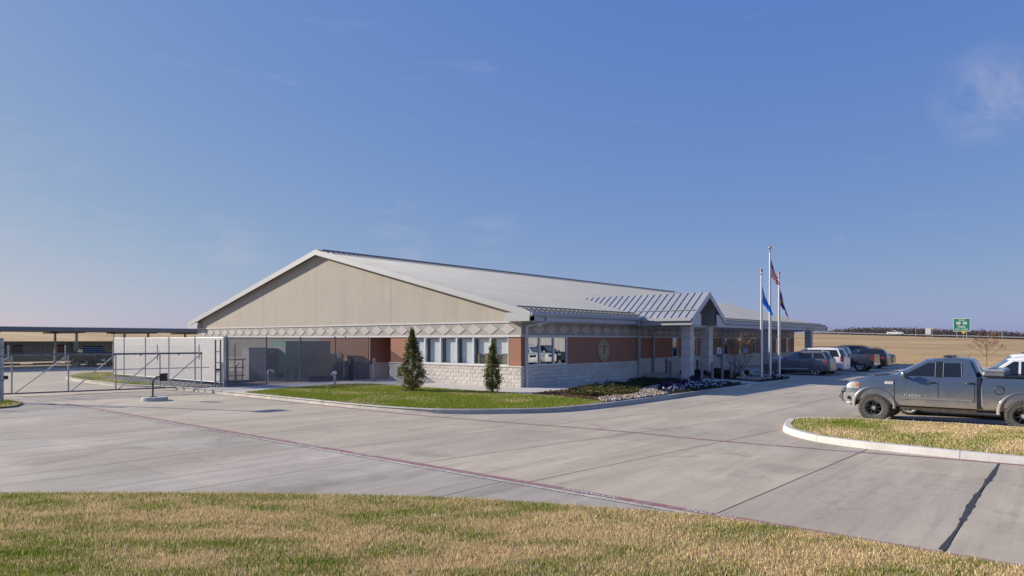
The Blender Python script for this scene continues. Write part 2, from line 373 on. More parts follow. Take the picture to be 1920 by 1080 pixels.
def copy_thing(o, label, loc, rz=None, group=None):
    kids = {}
    for x in bpy.data.objects:
        if x.parent: kids.setdefault(x.parent.name, []).append(x)
    def cp(x, par):
        c = x.copy(); C.objects.link(c); c.parent = par
        for k in kids.get(x.name, []): cp(k, c)
        return c
    r = cp(o, None); r.location = loc; r['label'] = label
    if rz is not None: r.rotation_euler = (0, 0, rz)
    if group: r['group'] = group
    return r
def np_obj(name, V, F, mat, col=None, parent=None, kind='stuff', smooth=False):
    V = np.asarray(V, np.float32); F = np.asarray(F, np.int32); me = bpy.data.meshes.new(name); k = F.shape[1]
    me.vertices.add(len(V)); me.vertices.foreach_set('co', V.ravel())
    me.loops.add(F.size); me.loops.foreach_set('vertex_index', F.ravel())
    me.polygons.add(len(F)); me.polygons.foreach_set('loop_start', np.arange(0, F.size, k, dtype=np.int32))
    try: me.polygons.foreach_set('loop_total', np.full(len(F), k, np.int32))
    except Exception: pass
    if smooth: me.polygons.foreach_set('use_smooth', np.ones(len(F), bool))
    me.update(calc_edges=True)
    if col is not None:
        a = me.color_attributes.new('col', 'FLOAT_COLOR', 'POINT')
        cc = np.ones((len(V), 4), np.float32); cc[:, :3] = np.clip(col, 0, 1); a.data.foreach_set('color', cc.ravel())
    me.materials.append(mat); o = bpy.data.objects.new(name, me); link(o, parent)
    if kind: o['kind'] = kind
    return o
def vnoise(x, y, scale, seed):
    r = np.random.RandomState(seed).rand(256, 256); u = x/scale; v = y/scale
    i = np.floor(u).astype(int); j = np.floor(v).astype(int); fu = u-i; fv = v-j; fu = fu*fu*(3-2*fu); fv = fv*fv*(3-2*fv)
    g = lambda a, b: r[a % 256, b % 256]
    return (g(i, j)*(1-fu)*(1-fv)+g(i+1, j)*fu*(1-fv)+g(i, j+1)*(1-fu)*fv+g(i+1, j+1)*fu*fv)
def fbm(x, y, scale, seed, o=4):
    s = 0; a = 1; t_ = 0
    for k in range(o): s = s+a*vnoise(x, y, scale/2**k, seed+k); t_ += a; a *= .55
    return s/t_
def inpoly(x, y, poly):
    ins = np.zeros(len(x), bool); n = len(poly)
    for i in range(n):
        x0, y0 = poly[i]; x1, y1 = poly[(i+1) % n]
        if y0 == y1: continue
        c = ((y0 > y) != (y1 > y)) & (x < (x1-x0)*(y-y0)/(y1-y0)+x0); ins ^= c
    return ins
def smooth_path(pts, n=6, closed=False):
    P_ = [Vector((p[0], p[1])) for p in pts]; m = len(P_); out = []
    for i in range(m if closed else m-1):
        p0 = P_[(i-1) % m] if closed or i > 0 else P_[0]; p1 = P_[i]; p2 = P_[(i+1) % m]; p3 = P_[(i+2) % m] if closed or i+2 < m else P_[-1]
        for k in range(n):
            u = k/n
            out.append(0.5*((2*p1)+(p2-p0)*u+(2*p0-5*p1+4*p2-p3)*u*u+(3*p1-p0-3*p2+p3)*u*u*u))
    if not closed: out.append(P_[-1])
    return [(p.x, p.y) for p in out]
def sheet(name, poly, z, mat, parent=None, kind=None, thick=0):
    from mathutils.geometry import tessellate_polygon
    tr = tessellate_polygon([[Vector((x, y, 0)) for x, y in poly]]); b = MB(); n = len(poly)
    b.add([(x, y, z) for x, y in poly], tr)
    if thick:
        for i in range(n):
            x0, y0 = poly[i]; x1, y1 = poly[(i+1) % n]
            b.add([(x0, y0, z-thick), (x1, y1, z-thick), (x1, y1, z), (x0, y0, z)], [(0, 1, 2, 3)])
    o = b.build(name, mat, parent)
    # make the top face up
    if o.data.polygons[0].normal.z < 0: o.data.flip_normals()
    if kind: o['kind'] = kind
    return o
def text_geo(s, size=1.0, extrude=0.0, align='CENTER', bold=0.0):
    cu = bpy.data.curves.new('txt', 'FONT'); cu.body = s; cu.size = size; cu.extrude = extrude; cu.align_x = align; cu.align_y = 'CENTER'; cu.resolution_u = 3; cu.offset = bold
    o = bpy.data.objects.new('txt', cu); C.objects.link(o)
    dg = bpy.context.evaluated_depsgraph_get(); me = bpy.data.meshes.new_from_object(o.evaluated_get(dg))
    vs = [v.co.copy() for v in me.vertices]; fs = [tuple(p.vertices) for p in me.polygons]
    bpy.data.objects.remove(o); bpy.data.curves.remove(cu); bpy.data.meshes.remove(me)
    return vs, fs
def text_obj(name, s, size, origin, xdir, ydir, mat, parent, extrude=.002, align='CENTER', bold=0.0):
    vs, fs = text_geo(s, size, extrude, align, bold); xd = Vector(xdir); yd = Vector(ydir); zd = xd.cross(yd); o = Vector(origin)
    b = MB(); b.add([o+xd*v.x+yd*v.y+zd*v.z for v in vs], fs); return b.build(name, mat, parent)

# ------------------------------------------------------------------ terrain and pavement
def sm(x): x = np.clip(x, 0, 1); return x*x*(3-2*x)
def terrain_h(x, y):
    zr = np.clip(2.85+.034*y, -1.5, 6.0)
    ht = zr*sm((x-51)/212)
    hs = 5.6*sm((y-66)/190)
    h = np.where(x > 51, ht, 0)
    h = np.maximum(h, hs)
    h = np.where((x > 51) & (y < -44), ht, h)
    far = np.clip((x-290)/300, 0, 1)
    h = h-far*2.2
    return h+(fbm(x, y, 30, 3)-.5)*.3*sm((np.maximum(x-55, y-70))/30)
gx = np.concatenate([np.linspace(-900, -80, 12), np.linspace(-70, 120, 96), np.linspace(123, 330, 70), np.linspace(345, 3000, 24)])
gy = np.concatenate([np.linspace(-1500, -120, 14), np.linspace(-110, 120, 80), np.linspace(124, 330, 50), np.linspace(345, 3000, 24)])
GX, GY = np.meshgrid(gx, gy, indexing='ij'); GZ = terrain_h(GX, GY)-.07
nx, ny = GX.shape; idx = np.arange(nx*ny).reshape(nx, ny)
F = np.stack([idx[:-1, :-1], idx[1:, :-1], idx[1:, 1:], idx[:-1, 1:]], -1).reshape(-1, 4)
t = NT('dry_field'); f = t.noise(.05, 6, .6, sc=(1, .35, 1)); g = t.noise(.6, 8, .7, sc=(1.0, .35, 1)); h = t.noise(6, 5, .7)
c = t.ramp(f, [(.3, (.40, .265, .12)), (.5, (.50, .345, .165)), (.7, (.58, .42, .22))])
gm = t.N('ShaderNodeNewGeometry'); mq = t.N('ShaderNodeMapping'); mq.vector_type = 'TEXTURE'; mq.inputs['Rotation'].default_value = (0, 0, R(-50)); mq.inputs['Scale'].default_value = (16, 1.1, 1); t.L(gm.outputs['Position'], mq.inputs[0])
rowsn = t.noise(1.0, 6, .65, vec=mq.outputs[0]); c = t.mix(1.0, c, t.ramp(rowsn, [(.34, (.52, .47, .40)), (.54, (1.06, 1.06, 1.05))]), 'MULTIPLY')
c = t.mix(1.0, c, t.ramp(g, [(.3, (.84, .82, .79)), (.7, (1.12, 1.12, 1.10))]), 'MULTIPLY')
c = t.mix(1.0, c, t.ramp(h, [(.25, (.78, .78, .76)), (.75, (1.15, 1.15, 1.15))]), 'MULTIPLY')
t.set(Base_Color=c, Roughness=.95); t.bump(h, .25, .08); M['field'] = t.m
tag(np_obj('ground', np.stack([GX, GY, GZ], -1).reshape(-1, 3), F, M['field'], kind='structure', smooth=True), 'dry tan field rising gently to the highway')

# pavement: a dark bed with separate slabs on it, the joints stay open between them
pave = sheet('pavement', [(-60, -60), (50, -60), (50, 63), (-60, 63)], -.03, M['joint'], kind='structure')
def slab(pts, mat, gap=.012):
    cx = sum(p[0] for p in pts)/len(pts); cy = sum(p[1] for p in pts)/len(pts); q = []
    n = len(pts)
    for i in range(n):
        p = Vector(pts[i]); a = (Vector(pts[i-1])-p).normalized(); b = (Vector(pts[(i+1) % n])-p).normalized()
        q.append((p.x+(a.x+b.x)*gap/2, p.y+(a.y+b.y)*gap/2))
    m = MB(); vs = [(x-cx, y-cy, 0) for x, y in q]; m.prism(vs, (0, 0, -.035))
    m.build('slab', mat, pave, loc=(cx, cy, 0))
def lane(lines, ts, mat, gaps=(.012, .006)):
    """lines: (y at ts[0], y at ts[-1]); ts: the x positions of the cross joints"""
    for a, b in zip(lines[:-1], lines[1:]):
        for i in range(len(ts)-1):
            u0 = (ts[i]-ts[0])/(ts[-1]-ts[0]); u1 = (ts[i+1]-ts[0])/(ts[-1]-ts[0])
            slab([(ts[i], a[0]+(a[1]-a[0])*u0), (ts[i+1], a[0]+(a[1]-a[0])*u1), (ts[i+1], b[0]+(b[1]-b[0])*u1), (ts[i], b[0]+(b[1]-b[0])*u0)], mat, gaps[0])
LN = [(-27, -27), (-23.7, -23.6), (-20.2, -20.15), (-17.4, -17.85), (-13.95, -15.2), (-11.1, -13.05), (-8.2, -10.3), (-4.6, -6.4), (-1, -2.6), (2.6, 1.4), (6.2, 5.4), (9.8, 9.4), (13.6, 13.4)]
lane(LN, [-17.3, -11.6, -5.5], M['concrete'], (.034,))
lane([(-27, -27), (-20.15, -20.15), (-17.85, -17.85), (-15.4, -15.4), (-13.15, -13.15), (-10.3, -10.3), (-7.5, -7.5)], [-5.5, -3.8], M['concrete'], (.012,))
lane([(v, v) for v in (-35, -31, -27, -23.5, -19.8, -15.9, -13.2, -10.3, -7.6, -3.6, .6)], [-3.8, .8, 5.4, 10, 14.6, 19.2, 23.8, 28.4, 33, 37.6, 42.2, 46, 50], M['concrete'], (.035,))
lane([(v, v) for v in (-26, -21.6, -17.2, -13.6, -10.0, -6.4, -2.8, .8, 4.4, 8, 11.6)], [-32, -28.2, -24.5, -20.8, -17.32], M['concrete_light'], (.022,))
lane([(v, v) for v in (13.4, 18, 22.6, 27.2, 31.8, 36.4, 41, 46, 51, 56, 61.5)], [-40, -34, -28.8, -24.2, -19.6, -15, -10.4, -5.8, -1.2, 3.4, 8, 12.6, 17.2], M['concrete'], (.035,))
lane([(11.6, 11.6), (13.4, 13.4)], [-32, -24.5, -17.32], M['concrete'])
# ragged sealed joint
b = MB(); xs = np.linspace(-16.95, -9.55, 46); prev = None; lv = []; rv = []
for x in xs:
    w = .026+.012*math.sin(x*2.1)+.008*rs.rand()+(.02 if rs.rand() < .06 else 0); o_ = .012*math.sin(x*1.3)+(rs.rand()-.5)*.006
    lv.append((x, -20.17+o_-w, .004)); rv.append((x, -20.17+o_+w, .004))
n = len(lv); b.add(lv+rv, [(i, i+1, n+i+1, n+i) for i in range(n-1)]); b.build('joint_sealant', M['sealant'], pave)
# fire lane lines with their lettering
def strip(name, path, w, z, mat, parent):
    P_ = [Vector(p) for p in path]; l = []; r_ = []
    for i, p in enumerate(P_):
        d = (P_[min(i+1, len(P_)-1)]-P_[max(i-1, 0)]).normalized(); nrm = Vector((-d.y, d.x)); l.append((*(p+nrm*w/2), z)); r_.append((*(p-nrm*w/2), z))
    n = len(l); m = MB(); m.add(l+r_, [(i, i+1, n+i+1, n+i) for i in range(n-1)]); return m.build(name, mat, parent)
l1 = strip('fire_lane_line', [(-17.1, -30), (-17.1, -20), (-17.1, -10), (-17.1, 0), (-17.1, 9)], .16, .005, M['red_paint'], pave); l1['label'] = 'long red fire lane line along the pale apron'
l2 = strip('fire_lane_line', smooth_path([(-9.45, -26), (-9.5, -20.4), (-9.95, -17), (-10.25, -14), (-10.25, -11.5), (-10.72, -8), (-11.1, -4), (-11.1, 0), (-11.1, 7)], 5), .13, .005, M['red_paint'], pave); l2['label'] = 'thin red fire lane line in front of the lawns'
strip('gutter_strip', [(-17.27, -17.3), (-17.27, 9)], .1, .0045, M['kerb'], pave)
for y0, s_ in ((-18.0, 'FIRE LANE'), (-15.95, 'NO PARKING'), (-23.2, 'NO PARKING'), (-25.3, 'FIRE LANE'), (-10.1, 'FIRE LANE'), (-8.1, 'NO PARKING')):
    text_obj('lane_lettering', s_, .17, (-17.1, y0+.65, .009), (0, 1, 0), (-1, 0, 0), M['white_paint'], pave, 0)
for x0, y0, s_ in ((-10.12, -15.6, 'FIRE LANE'), (-9.93, -17.25, 'NO PARKING')):
    text_obj('lane_lettering', s_, .15, (x0, y0, .009), (-.06, -1, 0), (1, 0, 0), M['white_paint'], pave, 0)

# main raised island: kerb stones, pavement, lawn, beds
KP = [(-6.5, 33.2), (-9.3, 32.2), (-11.1, 28.6), (-11.7, 24.5), (-11.9, 18), (-11.3, 14.8), (-10.9, 12), (-10.87, 7), (-10.9, 2), (-10.92, -1.6), (-10.5, -4.2), (-9.8, -5.5), (-8.9, -6.4), (-7.95, -7.2), (-6.9, -7.65), (-5, -7.93), (-3, -8.02), (3, -8.1), (9.5, -8.15), (16.4, -8.1), (17.9, -7.6), (18.5, -6.4), (18.7, -4.2), (19.2, -3.4)]
kpath = smooth_path(KP, 6)
tag(sheet('sidewalk', kpath+[(20, -2.6), (50.2, -2.6), (50.2, 34), (-6.4, 34)], .125, M['walk'], kind='structure'), 'pale concrete walkway round the building')
def kerb(path, mat, label, seg=3.05, w=.15, h=.15, side=1, thingname='kerb'):
    root = tag(thing(thingname, None, None), label, kind='structure')
    P_ = [Vector(p) for p in path]
    nrm = []
    for i, p in enumerate(P_):
        d = (P_[min(i+1, len(P_)-1)]-P_[max(i-1, 0)]).normalized(); nrm.append(Vector((-d.y, d.x))*side)
    # cumulative length and cut into stones
    acc = [0]
    for i in range(1, len(P_)): acc.append(acc[-1]+(P_[i]-P_[i-1]).length)
    tot = acc[-1]; ns = max(1, int(tot/seg)); 
    def at(L_):
        for i in range(1, len(P_)):
            if acc[i] >= L_-1e-9:
                u = (L_-acc[i-1])/max(1e-9, acc[i]-acc[i-1]); return P_[i-1].lerp(P_[i], u), nrm[i-1].lerp(nrm[i], u).normalized()
        return P_[-1], nrm[-1]
    for k in range(ns):
        a, b_ = tot*k/ns+.006, tot*(k+1)/ns-.006; m = 8; vs = []
        for j in range(m+1):
            p, nn = at(a+(b_-a)*j/m)
            for off, z in ((0, -.02), (.035, h-.03), (.06, h), (.06+w, h), (.06+w, -.02)):
                q = p+nn*off; vs.append((q.x, q.y, z))
        fs = []
        for j in range(m):
            for i in range(4): fs.append((j*5+i, j*5+i+1, (j+1)*5+i+1, (j+1)*5+i))
        fs += [(0, 1, 2, 3, 4), tuple(m*5+i for i in (4, 3, 2, 1, 0))]
        MB().add(vs, fs).build('kerb_stone', mat, root, smooth=40)
    return root
kerb(kpath, M['kerb'], 'concrete kerb curving round the green lawn and planting beds', side=1)
kerb([(19.2, -3.4), (19.6, -2.95), (20.2, -2.75), (35, -2.72), (50, -2.72)], M['kerb'], 'straight kerb in front of the nose-in parking bays', side=1, w=.14)
lawn = [(-10.62, 7.3), (-8.9, 8.0), (-6.5, 8.5), (-4.6, 8.5), (-3.7, 8.1), (-3.35, 7.2), (-3.35, 3), (-3.35, -2.5), (-3.4, -4), (-3.75, -6.0), (-4.5, -7.75), (-5, -7.72), (-6.85, -7.43), (-7.8, -6.98), (-8.75, -6.2), (-9.6, -5.35), (-10.3, -4.1), (-10.7, -1.6), (-10.66, 2)]
lawnL = smooth_path([(-11.55, 18), (-11.45, 24.3), (-10.9, 28.2), (-9.3, 31.7), (-7.6, 32.6), (-7.6, 26), (-9.7, 25.6), (-10.5, 20), (-10.7, 16)], 3, True)
near_isl = smooth_path([(-6.25, -14.85), (-7.4, -15.2), (-8.2, -15.75), (-8.85, -16.5), (-9.18, -17.4), (-9.32, -18.4), (-9.42, -20.2), (-9.45, -24), (-9.45, -32)], 6)+smooth_path([(-3.4, -32), (-3.45, -20), (-3.7, -18), (-4.05, -16.2), (-4.7, -15.1), (-5.4, -14.72), (-6.25, -14.85)], 6)[:-1]
def inset(poly, d):
    out = []; n = len(poly); P_ = [Vector(p) for p in poly]
    area = sum(P_[i].x*P_[(i+1) % n].y-P_[(i+1) % n].x*P_[i].y for i in range(n)); sg = 1 if area > 0 else -1
    for i in range(n):
        dd = (P_[(i+1) % n]-P_[i-1]).normalized(); q = P_[i]+Vector((-dd.y, dd.x))*d*sg; out.append((q.x, q.y))
    return out
M['turf_green'] = simple('turf_soil_green', (.10, .12, .025), .95, var=.3, scale=6)
M['turf_tan'] = simple('turf_soil_tan', (.22, .17, .09), .95, var=.35, scale=4)
front = [(-36, 2), (-30, -2.0), (-26, -5.3), (-23.29, -8.15), (-21.91, -9.75), (-20.57, -11.43), (-19.38, -13.14), (-18.67, -14.32), (-18.01, -15.84), (-17.6, -16.85), (-17.36, -17.4), (-17.3, -18.4), (-17.27, -20), (-17.27, -23), (-17.27, -34), (-45, -34), (-45, 2)]
PAL = dict(tan=((.68, .53, .28), (.84, .70, .43), (.50, .36, .19)), green=((.24, .29, .032), (.31, .34, .045), (.15, .21, .025)))
def turf(name, label, poly, z, dens, hgt, wid, tanfn, matbase, seed, clipfn=None, lean=.5):
    root = tag(sheet(name, poly, z, matbase, thick=.1), label, kind='structure')
    xs_ = [p[0] for p in poly]; ys_ = [p[1] for p in poly]; r = np.random.RandomState(seed)
    A = (max(xs_)-min(xs_))*(max(ys_)-min(ys_)); n = int(A*dens)
    x = r.uniform(min(xs_), max(xs_), n); y = r.uniform(min(ys_), max(ys_), n); k = inpoly(x, y, poly)
    if clipfn is not None: k &= clipfn(x, y, r)
    x, y = x[k], y[k]; n = len(x)
    f = tanfn(x, y); f = np.clip(f+(r.rand(n)-.5)*1.0, 0, 1)
    tn = np.array(PAL['tan']); gn = np.array(PAL['green']); ti = tn[r.randint(0, 3, n)]; gi = gn[r.randint(0, 3, n)]
    col = np.where((f > .5)[:, None], ti, gi)*(.88+.44*r.rand(n))[:, None]
    hh = hgt*(.5+.9*r.rand(n))*np.where(r.rand(n) < .05, 1.7, 1); ww = wid*(.6+.8*r.rand(n)); a = r.rand(n)*2*PI; la = r.rand(n)*2*PI; ln = hh*lean*(.2+r.rand(n))
    dx, dy = np.cos(a)*ww/2, np.sin(a)*ww/2
    V = np.empty((n, 3, 3), np.float32)
    V[:, 0] = np.stack([x-dx, y-dy, np.full(n, z-.005)], -1); V[:, 1] = np.stack([x+dx, y+dy, np.full(n, z-.005)], -1)
    V[:, 2] = np.stack([x+np.cos(la)*ln, y+np.sin(la)*ln, z+hh], -1)
    cc = np.repeat(col[:, None, :], 3, 1)
    return tag(np_obj('grass', V.reshape(-1, 3), np.arange(n*3).reshape(-1, 3), M['blade'], cc.reshape(-1, 3)), label.replace('base', 'blades')), root
CX, CY = -26.45, -21.43
def near_clip(maxd):
    def f(x, y, r):
        fwd = (x-CX)*.7687+(y-CY)*.6396; lat = np.abs((x-CX)*.6396-(y-CY)*.7687)
        return (fwd > 5.5) & (lat < fwd*.85+1.5) & (fwd < maxd)
    return f
def front_tan(x, y):
    u = x*.6396-y*.7687; v = x*.7687+y*.6396
    return .60+(fbm(u/2.4, v, .34, 11, 5)-.5)*1.7+(fbm(u/1.5, v, 2.6, 31)-.5)*1.0+.04
turf('front_lawn', 'half dormant tan and green grass in front of the apron', front, .035, 7000, .040, .0105, front_tan, M['turf_tan'], 1, near_clip(13.5))
turf('side_lawn', 'tan and green grass on the kerbed island beside the dusty truck', inset(near_isl, .2), .125, 2300, .045, .02, lambda x, y: .62+(fbm(x/1.6, y, 1.2, 17)-.5)*2.2, M['turf_tan'], 2, near_clip(26))
turf('green_lawn', 'bright green lawn between the kerb and the building walkway', lawn, .14, 1700, .045, .026, lambda x, y: .05+(fbm(x, y, 1.6, 23)-.45)*1.3+.5*sm((-5.5-y)/3), M['turf_green'], 3)
turf('far_lawn', 'small green lawn island behind the gate', lawnL, .14, 500, .05, .05, lambda x, y: .25+(fbm(x, y, 1.6, 29)-.45)*1.6, M['turf_green'], 4)
turf('gate_lawn', 'small patch of grass at the foot of the gate post', [(-22, 7.8), (-18.75, 8.9), (-18.2, 10.2), (-18.3, 11.9), (-22, 13)], .05, 900, .05, .03, lambda x, y: .3+(fbm(x, y, 1.0, 41)-.45)*1.6, M['turf_green'], 5)
kp2 = near_isl+[near_isl[0]]
kerb([p for p in kp2], M['kerb_white'], 'whitish concrete kerb round the grass island beside the dusty truck', side=1, w=.17)
# field tufts
n = 60000; x = 50.5+rs.rand(n)**1.6*50; y = rs.uniform(-75, 60, n); z = terrain_h(x, y)-.06
hh = .03+.05*rs.rand(n)*(1-(x-50)/60); ww = .012+.02*rs.rand(n); a = rs.rand(n)*2*PI
V = np.empty((n, 3, 3), np.float32); V[:, 0] = np.stack([x-np.cos(a)*ww, y-np.sin(a)*ww, z], -1); V[:, 1] = np.stack([x+np.cos(a)*ww, y+np.sin(a)*ww, z], -1); V[:, 2] = np.stack([x+.3*hh*rs.randn(n), y+.3*hh*rs.randn(n), z+hh], -1)
row = (.86+.28*fbm(x, y/4, 5, 77))[:, None]
cc = np.array([(.56, .395, .215)])*(.85+.3*rs.rand(n))[:, None]*row
tag(np_obj('field_grass', V.reshape(-1, 3), np.arange(n*3).reshape(-1, 3), M['blade'], np.repeat(cc[:, None], 3, 1).reshape(-1, 3)), 'dry tan prairie grass beyond the car park')

# yard gravel and planting beds
def scatter_rocks(name, label, poly, z, n, size, cols, seed, flat=.6):
    r = np.random.RandomState(seed); xs_ = [p[0] for p in poly]; ys_ = [p[1] for p in poly]
    x = r.uniform(min(xs_), max(xs_), n); y = r.uniform(min(ys_), max(ys_), n); k = inpoly(x, y, poly); x, y = x[k], y[k]; n = len(x)
    base = np.array([(1, 0, 0), (.3, .95, 0), (-.8, .6, 0), (-.8, -.6, 0), (.3, -.95, 0), (.45, .3, .8), (-.45, .25, .9), (0, -.5, .8)])
    tri = np.array([(0, 1, 5), (1, 2, 6), (1, 6, 5), (2, 3, 6), (3, 7, 6), (3, 4, 7), (4, 0, 7), (0, 5, 7), (5, 6, 7)])
    s_ = size*(.6+.8*r.rand(n)); a = r.rand(n)*2*PI; ca, sa = np.cos(a), np.sin(a); jit = 1+.3*(r.rand(n, 8, 1)-.5)
    B = base[None]*jit*s_[:, None, None]; B[:, :, 1] *= (.6+.4*r.rand(n))[:, None]; B[:, :, 2] *= flat
    V = np.stack([x[:, None]+B[:, :, 0]*ca[:, None]-B[:, :, 1]*sa[:, None], y[:, None]+B[:, :, 0]*sa[:, None]+B[:, :, 1]*ca[:, None], z+r.rand(n)[:, None]*size*.5+B[:, :, 2]], -1)
    Fc = tri[None]+(np.arange(n)*8)[:, None, None]; cols = np.array(cols); c = cols[r.randint(0, len(cols), n)]*(.8+.4*r.rand(n))[:, None]
    return tag(np_obj(name, V.reshape(-1, 3), Fc.reshape(-1, 3), M['solid'], np.repeat(c[:, None], 8, 1).reshape(-1, 3)), label)
def scatter_leaves(name, label, poly, z, n, size, cols, seed, hfn=None, parent=None):
    r = np.random.RandomState(seed); xs_ = [p[0] for p in poly]; ys_ = [p[1] for p in poly]
    x = r.uniform(min(xs_), max(xs_), n); y = r.uniform(min(ys_), max(ys_), n); k = inpoly(x, y, poly); x, y = x[k], y[k]; n = len(x)
    top = hfn(x, y) if hfn else np.full(n, .02); zz = z+top*(.35+.65*r.rand(n)); s_ = size*(.5+r.rand(n))[:, None]
    d1 = r.randn(n, 3); d1[:, 2] = np.abs(d1[:, 2])*.8; d1 /= np.linalg.norm(d1, axis=1)[:, None]; d2_ = r.randn(n, 3); d2_ /= np.linalg.norm(d2_, axis=1)[:, None]
    p = np.stack([x, y, zz], -1); V = np.stack([p-d2_*s_*.3, p+d2_*s_*.3, p+d1*s_], 1)
    cols = np.array(cols); c = cols[r.randint(0, len(cols), n)]*(.7+.6*r.rand(n))[:, None]
    o = np_obj(name, V.reshape(-1, 3), np.arange(n*3).reshape(-1, 3), M['leaf'], np.repeat(c[:, None], 3, 1).reshape(-1, 3), parent=parent)
    return tag(o, label)
M['mulch_bed'] = simple('mulch_soil', (.055, .035, .022), .95, var=.4, scale=14)
M['gravel_bed'] = simple('gravel_bed', (.26, .22, .18), .95, var=.35, scale=18)
bed1 = smooth_path([(-2.6, -2.7), (-3.0, -4.2), (-3.75, -6.2), (-4.4, -7.78)], 4)+[(9.0, -7.92), (10.0, -7.7)]+smooth_path([(9.4, -5.9), (8.6, -4.6), (10.4, -3.9), (9.6, -1.6), (5.5, -2.3), (1.0, -2.7), (-2.6, -2.7)], 4)[:-1]
tag(sheet('planting_bed', bed1, .137, M['mulch_bed'], kind='structure'), 'mulched planting bed in front of the building')
bed2 = [(11.9, -7.7), (16.3, -7.85), (17.7, -7.35), (18.2, -6.2), (18.4, -4.2), (19.0, -3.2), (19.4, -2.2), (15.2, -1.6), (14.4, -2.6), (12.9, -5.6)]
tag(sheet('planting_bed', bed2, .137, M['mulch_bed'], kind='structure'), 'dark mulched bed around the flagpoles')
BR = [(.16, .085, .045), (.10, .055, .03), (.22, .12, .065)]
scatter_leaves('mulch', 'brown wood mulch beside the green lawn', [(-2.8, -2.9), (-3.6, -5.6), (-4.1, -7.0), (-2.6, -6.9), (.6, -3.6), (3.2, -2.8), (-1, -2.8)], .14, 7000, .07, BR, 51)
scatter_leaves('mulch', 'dark wood mulch round the flagpole bases', bed2, .14, 5000, .07, [c3(c, .6) for c in BR], 52)
RK = [(.36, .29, .21), (.43, .36, .29), (.29, .20, .13), (.22, .20, .18), (.45, .39, .32), (.34, .19, .11)]
scatter_rocks('river_rocks', 'tan and white river rocks sweeping between shrubs and flowers', smooth_path([(-4.2, -7.6), (-2.9, -6.5), (-.6, -6.75), (1.2, -6.1), (2.6, -5.4), (5.4, -4.9), (8, -4.4), (8.6, -4.9), (5.5, -5.4), (3, -5.9), (1.7, -6.7), (.5, -7.8), (-2, -7.78)], 3, True), .15, 9000, .075, RK, 61)
scatter_rocks('river_rocks', 'pale river rocks behind the bollard at the walkway end', [(13.6, -5.6), (12.6, -7.0), (15.2, -7.2), (16.3, -6.2), (15.5, -5.0)], .15, 2500, .07, RK, 62)
GR = [(.035, .05, .018), (.05, .07, .025), (.028, .04, .02)]
YG = [(.14, .15, .035), (.20, .17, .04), (.10, .12, .03), (.17, .10, .03)]
jh = lambda x, y: .03+.26*np.clip((fbm(x, y, .7, 71, 2)-.3)*1.8, 0, 1)
scatter_leaves('juniper_shrubs', 'low dark green spreading junipers by the walkway', smooth_path([(.4, -3.1), (3.4, -2.8), (7.6, -2.3), (9.4, -1.9), (10.2, -3.6), (8.2, -4.3), (6, -4.3), (3.4, -4.9), (1.6, -5.6), (.3, -4.4)], 3, True), .14, 20000, .09, GR+[(.07, .085, .03)], 72, jh)
scatter_leaves('juniper_shrubs', 'sunlit yellow green low junipers between mulch and rocks', smooth_path([(-2.6, -5.0), (-1.2, -3.8), (.2, -3.5), (1.6, -5.4), (1.2, -6.0), (-.4, -6.5), (-2.4, -6.35)], 3, True), .14, 15000, .08, YG+GR[:1], 73, jh)
scatter_leaves('juniper_shrubs', 'dark low shrubs behind the porch columns', [(13, -2.2), (15.6, -1.4), (17.2, -2.8), (15.4, -4.9), (13.6, -4.6)], .14, 12000, .10, GR, 74, lambda x, y: .15+.4*fbm(x, y, .8, 76, 2))
fb = smooth_path([(.9, -7.75), (2.2, -6.6), (4.2, -5.9), (6.6, -5.5), (8.4, -5.5), (9.2, -6.3), (9.0, -7.7), (5, -7.85)], 3, True)
scatter_leaves('flower_foliage', 'dark green pansy foliage along the kerb', fb, .14, 16000, .06, [(.02, .035, .012), (.03, .05, .015)], 81, lambda x, y: .06+.12*fbm(x, y, .4, 82, 2))
def flowers(poly, n, seed, cols, label):
    r = np.random.RandomState(seed); xs_ = [p[0] for p in poly]; ys_ = [p[1] for p in poly]
    x = r.uniform(min(xs_), max(xs_), n); y = r.uniform(min(ys_), max(ys_), n); k = inpoly(x, y, poly); x, y = x[k], y[k]; n = len(x); V = []; Fq = []; cc = []; cols_ = np.array(cols)
    for i in range(n):
        c_ = Vector((x[i], y[i], .14+.10+.09*r.rand())); nz = Vector((-.7+.6*r.randn(), -.7+.6*r.randn(), 1.2)).normalized(); u = nz.orthogonal().normalized(); w = nz.cross(u); rad = .028+.02*r.rand(); b0 = len(V); col = cols_[r.randint(len(cols_))]
        V.append(c_+nz*.012); cc.append(col*.5)
        for k_ in range(10):
            a = 2*PI*k_/10; rr = rad*(1.0 if k_ % 2 == 0 else .62); V.append(c_+(u*math.cos(a)+w*math.sin(a))*rr); cc.append(col)
        for k_ in range(10): Fq.append((b0, b0+1+k_, b0+1+(k_+1) % 10))
    tag(np_obj('pansy_flowers', np.array([tuple(v) for v in V]), np.array(Fq), M['solid'], np.array(cc)), label)
WH = [(.75, .76, .80), (.70, .71, .78), (.72, .72, .66), (.25, .22, .55), (.16, .10, .38)]
flowers(fb, 480, 83, WH, 'white and violet pansies in the bed by the kerb')
flowers([(14.2, -7.7), (16.3, -7.8), (17.6, -7.3), (18.1, -6.2), (17.2, -6.6), (15.8, -7.2)], 130, 84, WH[:3], 'white pansies at the flagpole bed edge')
scatter_leaves('flower_foliage', 'dark pansy foliage at the flagpole bed edge', [(13.8, -7.7), (16.3, -7.8), (17.7, -7.3), (18.2, -6.0), (17.2, -6.4), (15.8, -7.1)], .14, 4000, .06, [(.02, .035, .012), (.03, .05, .015)], 85, lambda x, y: .06+.1*fbm(x, y, .4, 82, 2))
